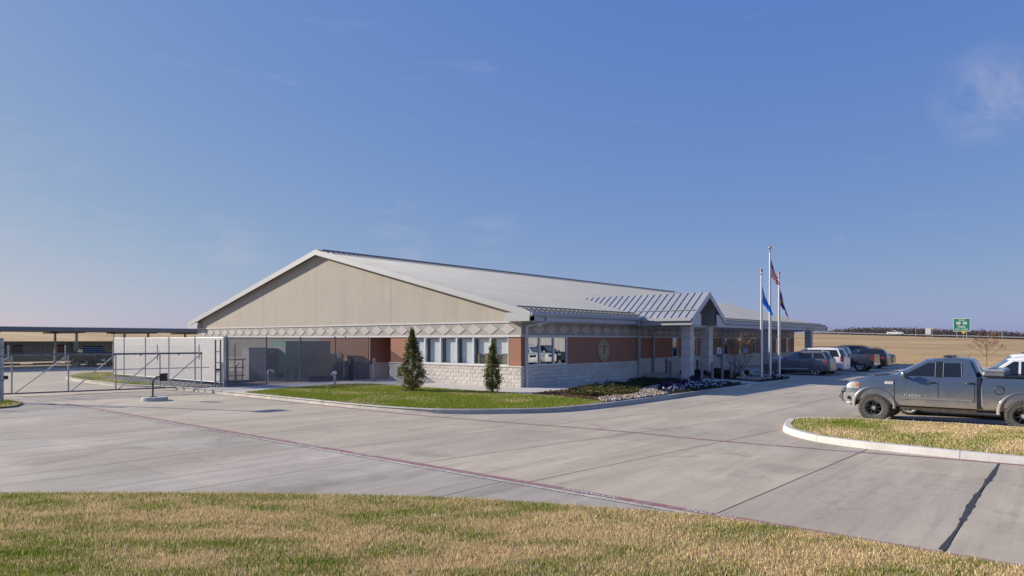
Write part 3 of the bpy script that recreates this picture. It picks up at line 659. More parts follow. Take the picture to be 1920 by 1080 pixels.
gravel = sheet('gravel_yard', [(-9.6, 11.65), (-.12, 11.65), (-.12, 33), (-6.5, 33), (-7.5, 26.2), (-9.7, 26)], .132, M['gravel_bed'], kind='structure'); tag(gravel, 'gravel floor of the fenced equipment yard')
scatter_rocks('gravel', 'grey gravel along the foot of the white slatted fence', [(-10.4, 11.9), (-9.0, 11.9), (-9.0, 25.8), (-10.3, 25.6), (-10.9, 20), (-10.8, 15)], .135, 9000, .05, [(.3, .28, .25), (.42, .39, .35), (.2, .18, .16)], 63)

# ------------------------------------------------------------------ the building
bld = thing('office_building', 'long low police office building with grey metal roof and diamond frieze', 'building')
SL = .25; EZ = 3.88; EO = .85; WID = 34.0; LEN = 50.0; RIDGE = 17.0; RZ = EZ+SL*(RIDGE+EO)
def roof_z(s): return EZ+SL*(min(s, WID-s)+EO)
# gable end wall in three stucco panels with open control joints
for a, b_ in ((0.0, 9.88), (9.90, 24.0), (24.02, 34.0)):
    pts = [(0, a, 3.43), (0, b_, 3.43)]
    top = [(0, b_, roof_z(b_)-.14)]
    if a < RIDGE < b_: top.append((0, RIDGE, RZ-.14))
    top.append((0, a, roof_z(a)-.14))
    MB().prism(pts+top, (.2, 0, 0)).build('gable_panel', M['stucco_beige'], bld)
box('joint_backing', M['stucco_dark'], bld, .05, .15, 9.8, 24.1, 3.43, 5.9)
MB().prism([(LEN, 2.4, .1), (LEN, 34, .1), (LEN, 34, roof_z(34)-.14), (LEN, RIDGE, RZ-.14), (LEN, 2.4, roof_z(2.4)-.14)], (-.2, 0, 0)).build('gable_panel', M['stucco_beige'], bld)
box('rear_wall', M['stucco_beige'], bld, .2, LEN-.2, 33.8, 34, .1, 3.9)
# frieze
def frieze(parent, a0, a1, axis, off, pitch, start, zc=3.05):
    """axis 'y': on the gable plane x=off facing -x; axis 'x': on the plane y=off facing -y"""
    def P3(u, d, z): return (off-d, u, z) if axis == 'y' else (u, off-d, z)
    def bx(name, mat, u0, u1, d0, d1, z0, z1):
        p0, p1 = P3(u0, d0, z0), P3(u1, d1, z1)
        return box(name, mat, parent, min(p0[0], p1[0]), max(p0[0], p1[0]), min(p0[1], p1[1]), max(p0[1], p1[1]), z0, z1)
    bx('frieze_panel', M['stucco_frieze'], a0, a1, -.18, .0, 2.735, 3.365)
    bx('trim_band', M['stucco_trim'], a0-.0, a1, -.18, .055, 2.64, 2.735)
    bx('trim_band', M['stucco_trim'], a0-.0, a1, -.18, .045, 3.365, 3.43)
    m = MB(); w, h, d = .50, .28, .024
    q = [(-w, 0), (0, -h), (w, 0), (0, h)]
    m.prism([(P3(u, 0, z)[0]-P3(0, 0, 0)[0], P3(u, 0, z)[1]-P3(0, 0, 0)[1], z) for u, z in q], (-d, 0, 0) if axis == 'y' else (0, -d, 0))
    me = m.mesh('diamond_panel', M['stucco_diamond']); u = start
    while u+w < a1+.02:
        if u-w > a0-.3:
            o = bpy.data.objects.new('diamond_panel', me); link(o, parent); p = P3(u, 0, zc); o.location = (p[0], p[1], zc)
        u += pitch
frieze(bld, -.02, 34, 'y', 0, 1.145, .86)
frieze(bld, .2, 11.95, 'x', 0, 1.098, .36)
frieze(bld, 11.95, LEN, 'x', 2.4, 1.1, 12.6)
box('frieze_return', M['stucco_frieze'], bld, 11.77, 11.95, .18, 2.22, 2.64, 3.43)

# walls of red stucco
def wall(name, mat, *a): return box(name, mat, bld, *a)
wall('red_wall', M['stucco_red'], 0, .2, 0, .80, 1.10, 2.64)
wall('red_wall', M['stucco_red'], 0, .2, 8.2, 9.90, 1.10, 2.64)
wall('red_wall', M['stucco_red'], 0, .2, 11.83, 17.0, 1.10, 2.64); wall('grey_wall', M['stucco_dark'], 0, .2, 17.0, 34, 1.10, 2.64)
wall('red_wall', M['stucco_red'], .2, .34, 0, .2, 1.10, 2.64)
wall('red_wall', M['stucco_red'], 3.98, 11.95, 0, .2, 1.10, 2.64)
wall('red_wall', M['stucco_red'], 11.75, 11.95, .2, 2.4, 1.10, 2.64)
wall('base_core', M['mortar'], .0, .2, .2, 9.90, .1, 1.02); wall('base_core', M['mortar'], .0, .2, 11.83, 34, .1, 1.02)
wall('base_core', M['mortar'], .0, 11.95, .0, .2, .1, 1.02); wall('base_core', M['mortar'], 11.75, 11.95, .2, 2.4, .1, 1.02)
# recessed doorway in the gable end
wall('alcove_wall', M['stucco_red'], 1.5, 1.7, 9.7, 12.03, 1.10, 2.64); wall('alcove_wall', M['stucco_red'], .2, 1.5, 9.7, 9.90, 1.10, 2.64); wall('alcove_wall', M['stucco_red'], .2, 1.5, 11.83, 12.03, 1.10, 2.64)
wall('alcove_base', M['mortar'], 1.5, 1.7, 9.7, 12.03, .1, 1.10); wall('alcove_base', M['mortar'], .2, 1.5, 9.7, 9.9, .1, 1.10); wall('alcove_base', M['mortar'], .2, 1.5, 11.83, 12.03, .1, 1.10)
wall('alcove_soffit', M['stucco_trim'], .2, 1.7, 9.7, 12.03, 2.66, 2.72)
wall('cap_stone', M['stone_smooth'], 1.38, 1.52, 9.9, 11.83, 1.02, 1.11)

# split face stone base: single blocks, near ones as parts
def block_variant(seed, w=.398, h=.196, d=.10):
    r = np.random.RandomState(seed); nx_, nz_ = 5, 3; m = MB(); vs = []
    for j in range(nz_+1):
        for i in range(nx_+1):
            edge = i in (0, nx_) or j in (0, nz_)
            vs.append((w*i/nx_-w/2, -d-(.0 if edge else .004+.013*r.rand()), h*j/nz_-h/2))
    fs = [(j*(nx_+1)+i, j*(nx_+1)+i+1, (j+1)*(nx_+1)+i+1, (j+1)*(nx_+1)+i) for j in range(nz_) for i in range(nx_)]
    m.add(vs, fs); x0, x1, z0, z1 = -w/2, w/2, -h/2, h/2
    m.add([(x0, -d, z0), (x1, -d, z0), (x1, -d, z1), (x0, -d, z1), (x0, 0, z0), (x1, 0, z0), (x1, 0, z1), (x0, 0, z1)], [(0, 4, 5, 1), (3, 2, 6, 7), (0, 3, 7, 4), (1, 5, 6, 2)])
    return m
BV = [block_variant(k).mesh('stone_block', M['stone']) for k in range(8)]
BF = [block_variant(20+k, .392, .190, .10) for k in range(4)]
for b_ in BF: b_.v = [(x, max(y, -.104), z) for x, y, z in b_.v]
BS = [b_.mesh('stone_block', M['stone']) for b_ in BF]
def blocks(u0, u1, plane, axis, variants, courses=5, z0=.11, pitch=.406, name='stone_block', joined=False, parent=bld, ch=.2025):
    rot = -PI/2 if axis == 'y' else 0
    acc = MB()
    for k in range(courses):
        u = u0-(pitch/2 if k % 2 else 0); z = z0+ch*(k+.5)
        while u < u1-.01:
            a, b2 = max(u, u0), min(u+pitch, u1)
            if b2-a > .04:
                me = variants[rnd.randrange(len(variants))]; c_ = (a+b2)/2; sx = (b2-a)/pitch
                loc = (plane, c_, z) if axis == 'y' else (c_, plane, z)
                if joined:
                    mt_ = Matrix.Translation(loc) @ Matrix.Rotation(rot, 4, 'Z') @ Matrix.Diagonal((sx, 1, 1, 1))
                    acc.add([mt_ @ v.co for v in me.vertices], [tuple(p.vertices) for p in me.polygons])
                else:
                    o = bpy.data.objects.new(name, me); link(o, parent); o.location = loc; o.rotation_euler = (0, 0, rot); o.scale = (sx, 1, 1)
            u += pitch
    if joined: acc.build(name+'s', M['stone'], parent, kind='stuff')
blocks(-.1, 9.90, 0, 'y', BV); blocks(11.83, 13.9, 0, 'y', BV)
blocks(13.9, 34, 0, 'y', BV, joined=True)
blocks(-.0, 11.95, 0, 'x', BS)
blocks(11.95, LEN, 2.4, 'x', BS, joined=True)
blocks(9.90, 11.83, 1.5, 'y', BS, joined=True)
wall('cap_stone', M['stone_smooth'], -.15, .0, -.15, 9.93, 1.125, 1.20) if False else None
wall('cap_stone', M['stone_smooth'], -.145, .0, .0, 9.92, 1.122, 1.10+.08)
wall('cap_stone', M['stone_smooth'], -.145, .0, 11.81, 34, 1.122, 1.18)
wall('cap_stone', M['stone_smooth'], -.145, 11.98, -.145, .0, 1.122, 1.18)
wall('cap_stone', M['stone_smooth'], 11.95, LEN, 2.26, 2.4, 1.122, 1.18)
wall('corner_post', M['stucco_red'], -.003, .2, -.003, .0, 1.18, 2.64)

def window(u0, u1, plane, axis, gl, blind=None, z0=1.18, z1=2.64, inset_=.05, fw=.045, sill=True, brown=False):
    def P3(u, d, z): return (plane+d, u, z) if axis == 'y' else (u, plane+d, z)
    def bxm(m, ua, ub, da, db, za, zb):
        p, q = P3(ua, da, za), P3(ub, db, zb); m.box(min(p[0], q[0]), max(p[0], q[0]), min(p[1], q[1]), max(p[1], q[1]), za, zb)
    m = MB()
    bxm(m, u0, u0+fw, -.012, inset_+.06, z0, z1); bxm(m, u1-fw, u1, -.012, inset_+.06, z0, z1)
    bxm(m, u0+fw, u1-fw, -.01, inset_+.06, z0, z0+.06); bxm(m, u0+fw, u1-fw, -.01, inset_+.06, z1-.05, z1)
    w = m.build('window', M['alu'], bld)
    m = MB(); bxm(m, u0+fw, u1-fw, inset_, inset_+.012, z0+.06, z1-.05); m.build('pane', gl, w)
    if blind:
        m = MB(); bxm(m, u0-.04, u1+.04, inset_+.30, inset_+.31, z0-.02, z1+.0); m.build('reflection_sheet', M['reflect_tint'], w)  # added sheet behind the blind, stands in for the panes' blue reflection
        m = MB(); bxm(m, u0+blind[0], u1-blind[1], inset_+.16, inset_+.17, blind[2], z1-.10); m.build('blind', M['blind'], w)
        if brown:
            m = MB(); bxm(m, u0+.06, u1-.10, inset_+.18, inset_+.26, z0+.05, blind[2]-.05); m.build('cabinet_back', M['interior'], w)
    return w
ys = [8.2, 6.96, 5.72, 4.48, 3.24, 2.02, .80]
for i in range(6):
    window(ys[i+1]+.001, ys[i]-.001, 0, 'y', M['glass'], blind=(.05, .25, 1.24 if i < 4 else 1.78), brown=i >= 4)
for a, b_ in ((.34, 1.55), (1.552, 2.76), (2.762, 3.98)): window(a, b_, 0, 'x', M['glass_mirror'])
ox = 11.95
for a in (21.28, 24.55, 27.8, 31.15, 34.4, 37.7, 41.0, 44.2, 47.5):
    wall('red_wall', M['stucco_red'], ox, a, 2.4, 2.6, 1.18, 2.64); window(a, a+.92, 2.4, 'x', M['glass_mirror']); ox = a+.92
wall('red_wall', M['stucco_red'], ox, LEN, 2.4, 2.6, 1.18, 2.64)
wall('base_core', M['mortar'], 11.95, LEN, 2.4, 2.6, .1, 1.18)
wall('interior_wall', M['interior'], 3.2, 3.3, .3, 9.6, .1, 3.4); wall('interior_wall', M['interior'], .3, 3.2, 5.6, 5.7, .1, 3.4)
wall('inner_ceiling', M['interior'], .2, 49.8, 2.65, 33.8, 3.44, 3.5)

# roof: standing seam pans, front slope one by one
def pan(w, length, name, rib=.045, rw=.03):
    m = MB(); m.box(0, w, 0, length, -.03, 0); m.box(-rw/2, rw/2, 0, length, -.03, rib); return m.mesh(name, M['roof'])
npan = 124; x0r, x1r = -.33, LEN+.33; pw = (x1r-x0r)/npan; slen = math.hypot(RIDGE+EO, RZ-EZ); ang = math.atan(SL)
me = pan(pw-.002, slen, 'roof_panel')
for i in range(npan):
    o = bpy.data.objects.new('roof_panel', me); link(o, bld); o.location = (x0r+pw*i, -EO, EZ); o.rotation_euler = (ang, 0, 0)
MB().prism([(x0r, RIDGE, RZ), (x1r, RIDGE, RZ), (x1r, WID+EO, EZ), (x0r, WID+EO, EZ)], (0, 0, -.05)).build('rear_roof', M['roof'], bld)
# ridge cap with its dark vented edge
MB().prism([(0, RIDGE-.28, RZ-.02), (0, RIDGE, RZ+.075), (0, RIDGE+.28, RZ-.02)], (x1r-x0r, 0, 0)).build('ridge_cap', M['roof_trim'], bld, loc=(x0r-.02, 0, 0))
MB().tube([(x0r+.2, RIDGE-.42, RZ+.02), (x1r, RIDGE-.42, RZ+.02)], .045, 6).build('ridge_vent', M['snow_rail'], bld)
# rake boards at both gable ends
for xx, dx in ((x0r-.02, -.03), (x1r+.02, .03)):
    for sgn in (0, 1):
        ya, yb = (-EO-.04, RIDGE) if sgn == 0 else (WID+EO+.04, RIDGE)
        MB().prism([(xx, ya, EZ+.04-.01), (xx, yb, RZ+.05), (xx, yb, RZ-.29), (xx, ya, EZ-.30)], (dx, 0, 0)).build('rake_board', M['roof_trim'], bld)
    for ya, yb in ((-EO-.0, .75), (WID-.75, WID+EO)):
        xa, xb = (xx, .0) if dx < 0 else (LEN, xx)
        MB().box(min(xa, xb)+(-.005 if dx < 0 else 0), max(xa, xb)-(.002 if dx < 0 else -.005), ya, yb, 3.432, 3.86).build('eave_return', M['roof_trim'], bld)
        MB().box(min(xx, xx+dx)-.012, max(xx, xx+dx)+.012, ya, yb, 3.42, 3.70).build('eave_return_board', M['roof_trim'], bld)
for y_ in (0.0, 6, 12, 22, 28):
    pass
# soffits, fascia, gutter
def soffit(x0, x1, y0, y1, z=3.435): box('soffit', M['stucco_trim'], bld, x0, x1, y0, y1, z, z+.03)
soffit(x0r, 11.95, -EO+.03, -.0); soffit(11.95, x1r, -EO+.03, 2.4); soffit(x0r, -.0, 0.75, 33.25, 3.44+.0) if False else None
def eave(xa, xb):
    k = max(1, round((xb-xa)/4.6))
    for i in range(k):
        a, b_ = xa+(xb-xa)*i/k+.004, xa+(xb-xa)*(i+1)/k-.004
        box('fascia_board', M['gutter'], bld, a, b_, -EO, -EO+.03, 3.42, 3.74)
    m = MB(); y0 = -EO
    m.prism([(xa, y0-.002, 3.86), (xa, y0-.14, 3.86), (xa, y0-.155, 3.82), (xa, y0-.13, 3.70), (xa, y0-.10, 3.66), (xa, y0-.002, 3.66)], (xb-xa, 0, 0)); m.build('gutter', M['gutter'], bld)
eave(-.36, 10.42); eave(15.2, LEN+.34)
# snow rail: two clamps per metre and a pipe
def snow_rail(xa, xb, up=.5):
    y_, z_ = -EO+up*math.cos(ang), EZ+up*math.sin(ang)
    m = MB(); m.tube([(xa, y_, z_+.14), (xb, y_, z_+.14)], .035, 6); m.build('snow_rail', M['snow_rail'], bld)
    c_ = MB(); i0 = int((xa-x0r)/pw)+1
    while x0r+pw*i0 < xb:
        xx = x0r+pw*i0; c_.box(xx-.03, xx+.03, y_-.05, y_+.05, z_+.0, z_+.12); c_.box(xx-.028, xx+.028, y_-.5, y_-.05, z_-.105, z_+.07); i0 += 1
    c_.build('rail_clamps', M['snow_rail'], bld, kind='stuff')
snow_rail(-.75, 10.5); snow_rail(15.1, LEN)
# downspouts
def downspout(x, y, gx_, gy_=-EO-.07, ztop=3.68):
    r_ = .05; m = MB()
    def sq(p, q, w=.05):
        p, q = Vector(p), Vector(q); d = (q-p); L_ = d.length; d.normalize(); u = d.cross(Vector((0, 0, 1))); u = Vector((1, 0, 0)) if u.length < .1 else u.normalized(); v = d.cross(u)
        m.obox((p+q)/2, u, v, d, w, w, L_/2+.02)
    sq((gx_, gy_, ztop), (gx_, gy_, 3.38)); sq((gx_, gy_, 3.38), (x, y, 3.17)); sq((x, y, 3.17), (x, y, 1.15))
    o = m.build('downspout', M['gutter'], bld)
    MB().lathe([(.0, 1.28), (.085, 1.28), (.095, 1.2), (.085, 1.16), (.085, .30), (.11, .28), (.11, .12), (0, .12)], 12, (x, y-.02, 0)).build('drain_boot', M['gutter'], o, smooth=40)
downspout(.22, -.22, .95); downspout(11.5, -.22, 10.2)
for x in (17.9, 30.2, 42.5): downspout(x, 2.18, x+1.2)
# columns of the covered walk
def stone_column(x, y, w, ztop, name='stone_column'):
    root = box(name, M['mortar'], bld, x-w/2+.02, x+w/2-.02, y-w/2+.02, y+w/2-.02, .1, ztop)
    k = 0; z = .125
    while z < ztop-.02:
        h = min(.2, ztop-z)-.008
        for sg in (-1, 1):
            m = MB(); r_ = rnd.random
            if k % 2: m.box(x-w/2+r_()*.006, x+w/2-r_()*.006, y+(sg-1)*w/4+.003, y+(sg+1)*w/4-.003, z, z+h)
            else: m.box(x+(sg-1)*w/4+.003, x+(sg+1)*w/4-.003, y-w/2+r_()*.006, y+w/2-r_()*.006, z, z+h)
            m.build('stone_block', M['stone'], root)
        z += .2; k += 1
    return root
for x in (21.2, 33.5, 45.8): stone_column(x, -.35, .62, 3.43)
# porch
PT = 12.8; PW = 2.35; PS0 = -4.25; PE = 3.78; PR = 5.36; PSL = (PR-PE)/PW; pang = math.atan(PSL)
for x in (11.45, 14.15): stone_column(x, -3.5, .56, 3.36)
PV = .46; k = int((5.1-PS0)/PV)+1
for side in (-1, 1):
    for i in range(k):
        s0 = PS0+PV*i; s1 = min(s0+PV, 5.07)
        if s1-s0 < .03: continue
        def low(s):
            if s < -EO: return PW
            return min(PW, max(0, (PR-(EZ+SL*(s+EO)))/PSL))
        a0, a1 = low(s0), low(s1)
        m = MB(); m.prism([(PT, s0+.003, PR), (PT+side*a0, s0+.003, PR-PSL*a0), (PT+side*a1, s1-.003, PR-PSL*a1), (PT, s1-.003, PR)], (0, 0, -.035))
        nrm = Vector((side*math.sin(pang), 0, math.cos(pang)))
        p0 = Vector((PT, s0, PR)); p1 = Vector((PT+side*a0, s0, PR-PSL*a0)); d = (p1-p0)
        if d.length > .1: m.obox((p0+p1)/2+nrm*.012, d.normalized(), (0, 1, 0), nrm, d.length/2, .014, .030)
        m.build('roof_panel', M['roof'], bld)
    # second snow rail on the porch slope
    a = PW*.74; m = MB(); m.tube([(PT+side*a, PS0+.1, PR-PSL*a+.07), (PT+side*a, -.3, PR-PSL*a+.07)], .028, 6); m.build('snow_rail', M['galv'], bld)
    xa = PT+side*PW
    # gutter and beam along the porch eave
    g0, g1 = (xa-.13, xa) if side < 0 else (xa, xa+.13)
    box('gutter', M['roof_trim'], bld, g0, g1, PS0+.02, -EO-.16, 3.60, 3.75)
    b0, b1 = (xa, xa+.10) if side < 0 else (xa-.10, xa)
    box('porch_beam', M['roof_trim'], bld, b0, b1, PS0+.05, -EO-.01, 3.36, 3.62)
    i0, i1 = (11.15, 11.75) if side < 0 else (13.85, 14.45)
    box('porch_soffit', M['stucco_trim'], bld, min(xa+.1*(-side), PT+side*1.05), max(xa-.1*side, PT+side*1.05), PS0+.1, -.05, 3.37, 3.40)
    # barge board, eave return with lap siding
    MB().prism([(PT, PS0, PR+.04), (PT+side*(PW+.06), PS0, PE-.0), (PT+side*(PW+.06), PS0, PE-.34), (PT, PS0, PR-.32)], (0, -.05, 0)).build('barge_board', M['gutter'], bld)
    for j in range(3):
        z0, z1 = 3.36+j*.22, 3.36+(j+1)*.22-.006; xi = PT+side*1.12
        def xr(z): return PT+side*min(PW, (PR-.30-z)/PSL)
        MB().prism([(xi, PS0+.01, z0), (xr(z0), PS0+.01, z0), (xr(z1), PS0+.01, z1), (xi, PS0+.01, z1)], (0, .05+.0, 0)).build('siding_board', M['gutter'], bld)
    MB().prism([(PT+side*1.12, PS0+.06, 3.36), (PT+side*2.2, PS0+.06, 3.36), (PT+side*1.12, PS0+.06, 4.2)], (0, .05, 0)).build('siding_backing', M['gutter'], bld)
    # inside faces of the gable opening
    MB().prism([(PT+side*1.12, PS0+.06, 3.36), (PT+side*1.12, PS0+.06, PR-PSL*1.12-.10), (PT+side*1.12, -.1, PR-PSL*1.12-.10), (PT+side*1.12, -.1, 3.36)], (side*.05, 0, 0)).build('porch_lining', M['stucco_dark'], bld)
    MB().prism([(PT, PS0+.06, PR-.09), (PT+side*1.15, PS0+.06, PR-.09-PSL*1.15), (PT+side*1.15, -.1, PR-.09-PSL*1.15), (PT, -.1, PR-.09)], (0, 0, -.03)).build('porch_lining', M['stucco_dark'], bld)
MB().prism([(PT-1.1, -.12, 3.2), (PT+1.1, -.12, 3.2), (PT+1.1, -.12, 4.4), (PT, -.12, 5.2), (PT-1.1, -.12, 4.4)], (0, .1, 0)).build('porch_back', M['stucco_frieze'], bld)
box('cross_beam', M['galv_dark'], bld, PT-1.12, PT+1.12, -1.9, -1.7, 3.62, 3.86)
MB().prism([(PT-.5, -1.8, 3.86), (PT, -1.8, 4.55), (PT+.5, -1.8, 3.86), (PT+.35, -1.8, 3.86), (PT, -1.8, 4.33), (PT-.35, -1.8, 3.86)], (0, .08, 0)).build('truss_brace', M['galv_dark'], bld)
box('porch_tie', M['gutter'], bld, 11.75, 13.85, -3.6, -3.4, 3.26, 3.37)
# glass entrance behind the porch
dr = box('entrance_door', M['alu'], bld, 13.2, 15.1, 2.30, 2.40, .12, .22)
for a in (13.2, 14.1, 15.05): box('door_stile', M['alu'], dr, a, a+.05, 2.30, 2.39, .22, 2.4)
box('door_pane', M['glass_mirror'], dr, 13.25, 15.05, 2.33, 2.35, .22, 2.4)
# round tribal seal on the long wall
seal = MB().lathe([(0, 0), (.60, 0), (.62, -.02), (.62, -.07), (.58, -.085), (.55, -.075), (.43, -.075), (.42, -.088), (.40, -.075), (0, -.075)], 48, (7.61, 0, 1.87), 'y').build('wall_seal', M['bronze'], bld, smooth=35)
seal['label'] = 'round bronze tribal seal on the red wall'
txt = 'THE GREAT SEAL OF THE CHOCTAW NATION'; m = MB(); nch = len(txt)
for i, ch in enumerate(txt):
    if ch == ' ': continue
    a = PI*.5-(i+.5)*2*PI/(nch+1.0)+PI*.98; vs, fs = text_geo(ch, .105, .004, bold=.004); ca, sa = math.cos(a), math.sin(a); rr = .487; b2 = a-PI/2; cb, sb = math.cos(b2), math.sin(b2)
    m.add([(7.61+rr*ca+v.x*cb-v.y*sb, -.080, 1.87+rr*sa+v.x*sb+v.y*cb) for v in vs], fs)
m.build('seal_lettering', M['bronze_dark'], seal, kind='stuff')
m = MB(); cx_, cz_ = 7.61, 1.87
def stick(x0, z0, x1, z1, r_=.012): m.tube([(cx_+x0, -.085, cz_+z0), (cx_+x1, -.085, cz_+z1)], r_, 5)
bow = [(-.13+.10*math.cos(t_), -.30*math.sin(t_)) for t_ in np.linspace(-1.3, 1.3, 9)]
m.tube([(cx_+p[0]+.02, -.085, cz_+p[1]) for p in bow], .018, 5)
stick(-.03, -.28, -.03, .28, .006)
for k in (-.05, .0, .05):
    stick(-.08, k-.02, .20, k*2.6-.10, .009); m.prism([(cx_+.18, -.08, cz_+k*2.6-.12), (cx_+.26, -.08, cz_+k*2.6-.10), (cx_+.18, -.08, cz_+k*2.6-.075)], (0, -.015, 0))
stick(-.10, .05, .22, .20, .011); m.prism([(cx_+.13, -.08, cz_+.17), (cx_+.24, -.08, cz_+.26), (cx_+.26, -.08, cz_+.18)], (0, -.02, 0)); m.prism([(cx_-.04, -.08, cz_+.28), (cx_+.05, -.08, cz_+.33), (cx_+.02, -.08, cz_+.22)], (0, -.02, 0))
m.build('seal_emblem', M['bronze_dark'], seal)
# security camera and wall lamps under the eave
sc_ = box('security_camera', M['sign_white'], bld, 1.05, 1.35, -.30, -.20, 3.20, 3.29); box('camera_bracket', M['sign_white'], sc_, 1.15, 1.22, -.2, -.0, 3.25, 3.30)

# ------------------------------------------------------------------ fences and gate
def zigzag(name, L_, z0, z1, pitch, wire, mat, parent, ratio=1.0):
    """woven diamond mesh in local x (along) and z"""
    nz_ = int((z1-z0)/(pitch/2*ratio)); h = (z1-z0)/nz_; ncol = int(L_/pitch)
    V = []; Fq = []
    zz = z0+h*np.arange(nz_+1); k = np.arange(nz_+1)
    for i in range(ncol):
        x = i*pitch+np.where(k % 2 == 0, 0, pitch); b0 = i*(nz_+1)*3; r_ = wire
        V.append(np.stack([np.stack([x-r_, np.full(nz_+1, 0.), zz], -1), np.stack([x+r_, np.full(nz_+1, r_*.9), zz], -1), np.stack([x+r_, np.full(nz_+1, -r_*.9), zz], -1)], 1).reshape(-1, 3))
        j = np.arange(nz_)*3+b0
        for a, b_ in ((0, 1), (1, 2), (2, 0)): Fq.append(np.stack([j+a, j+b_, j+3+b_, j+3+a], -1))
    return np_obj(name, np.concatenate(V), np.concatenate(Fq), mat, parent=parent)
def post(parent, x, z0, z1, r_, mat, name='post', cap=True):
    m = MB(); m.lathe([(0, z0), (r_, z0), (r_, z1), (r_*1.15, z1), (r_*1.1, z1+r_*.8), (0, z1+r_*1.3)], 10, (x, 0, 0)); return m.build(name, mat, parent, smooth=40)
yard_l = 9.2
fz = thing('chain_link_fence', 'tall dark chain link fence round the equipment yard, meeting the gable wall', 'fence', (-9.25, 11.65, 0), 0)
for x in (0.05, 2.25, 4.3, 6.6, 9.0): post(fz, x, .1, 2.62, .035 if x > .1 else .05, M['galv_dark'])
MB().tube([(0, 0, 2.6), (yard_l-.1, 0, 2.6)], .022, 6).build('top_rail', M['galv_dark'], fz); MB().tube([(0, 0, .2), (yard_l-.1, 0, .2)], .008, 5).build('bottom_wire', M['galv_dark'], fz)
zigzag('chain_link', yard_l-.1, .16, 2.62, .095, .0215, M['wire_dark'], fz)
for x in (6.55, 7.3): MB().tube([(x, 0, 2.6), (x, 0, 2.72)], .03, 6).build('rail_fitting', M['galv_dark'], fz)
pf = thing('privacy_fence', 'pale grey slatted chain link fence standing behind the gate', 'fence', (-9.3, 11.7, 0), R(90))
m = MB(); x = .05
while x < 13.95:
    m.box(x, x+.068, -.006+.004*rnd.random(), .006, .36, 2.60+.012*rnd.random()); x += .082
m.build('slats', M['slat'], pf, kind='stuff')
zigzag('chain_link', 14, .34, 2.62, .16, .004, M['wire'], pf)
for x in (0.0, 3.1, 6.2, 9.3, 12.4, 14.05): post(pf, x, .1, 2.62 if x < 14 else 2.78, .04, M['galv'])
for z in (2.6, .34): MB().tube([(0, 0, z), (14, 0, z)], .022, 6).build('rail', M['galv'], pf)
# sliding gate
ga = Vector((-18.25, 14.95)); gb = Vector((-9.75, 13.05)); gd = gb-ga; GL = gd.length; gang = math.atan2(gd.y, gd.x)
gt = thing('sliding_gate', 'galvanised chain link cantilever gate with diagonal braces and barbed wire', 'gate', (ga.x, ga.y, 0), gang)
PX = [.85, 2.95, 4.85, 6.75, GL-.05]
for x in PX:
    MB().tube([(x, 0, .10), (x, 0, 1.84)], .033, 8).build('upright', M['galv'], gt, smooth=40)
    MB().tube([(x-.12, -.06, 1.50), (x-.12, -.06, 2.26)], .028, 8).build('wire_arm', M['galv'], gt, smooth=40)
MB().tube([(-.9, 0, 1.82), (GL, 0, 1.82)], .045, 8).build('top_rail', M['galv_dark'], gt, smooth=40)
MB().tube([(-.9, 0, .12), (GL, 0, .12)], .035, 8).build('bottom_rail', M['galv_dark'], gt, smooth=40)
MB().tube([(-.9, 0, 1.08), (GL+.35, 0, 1.08)], .022, 8).build('middle_rail', M['galv'], gt, smooth=40)
for a, b_ in zip([-.9]+PX[:-1], PX): MB().tube([(a+.10, -.03, .14 if a > 0 else .6), (b_-.05, -.03, 1.76)], .026, 8).build('brace', M['galv'], gt, smooth=40)
for z in (1.93, 2.04, 2.15): MB().tube([(-.9, -.06, z), (GL-.1, -.06, z)], .006, 4).build('barbed_wire', M['galv'], gt)
for x in (1.9, 4.0, 5.9, 7.6): box('clamp', M['galv_dark'], gt, x-.03, x+.03, -.05, .05, 1.72, 1.8)
zg = zigzag('chain_link', GL+.85, .14, 1.80, .085, .0048, M['wire'], gt); zg.location = (-.9, 0, 0)
def big_post(x, y, h, r_, label, mat=M['galv'], sh=.05):
    o = thing('fence_post', label, 'post', (x, y, 0)); MB().lathe([(0, 0), (r_, 0), (r_, h), (r_*1.08, h), (r_*1.0, h+r_*.6), (r_*.5, h+r_), (0, h+r_*1.1)], 14).build('shaft', mat, o, smooth=40)
    MB().lathe([(r_*1.9, .0), (r_*1.9, sh), (r_, sh+.02)], 14).build('footing', M['concrete'], o); return o
lp = big_post(-18.62, 11.35, 2.48, .085, 'thick galvanised gate post standing in a patch of grass')
for z in (.9, 1.35, 1.85, 2.2): MB().lathe([(.085, z-.02), (.105, z-.02), (.105, z+.02), (.085, z+.02)], 12).build('band', M['galv_dark'], lp)
box('gate_roller', M['black'], lp, .08, .22, -.05, .08, .93, 1.07)
gp = thing('gate_guide_frame', 'pair of tall steel gate guide posts tied together beside the slatted fence', 'gate guide', (-9.72, 11.75, 0))
for x in (0, .26): post(gp, x, 0, 2.45, .04, M['galv_dark'], 'guide_post')
for z in (1.9, 1.35, .9, .4): MB().tube([(0, 0, z), (.26, 0, z)], .02, 6).build('tie', M['galv_dark'], gp)
box('latch', M['black'], gp, .04, .2, -.06, .06, .95, 1.05)
# the fence that carries on past the gate post
ff = thing('boundary_fence', 'chain link boundary fence running on past the thick gate post', 'fence', (-18.7, 11.35, 0), R(180-12))
for x in (2.6, 5.2, 7.8): post(ff, x, 0, 2.4, .035, M['galv'])
MB().tube([(0.1, 0, 1.85), (8, 0, 1.85)], .022, 6).build('top_rail', M['galv'], ff)
zf = zigzag('chain_link', 7.8, .08, 1.85, .085, .0042, M['wire'], ff); zf.location = (.1, 0, 0)
for z in (2.0, 2.15, 2.3): MB().tube([(.05, -.05, z), (7.9, -.05, z)], .006, 4).build('barbed_wire', M['galv'], ff)

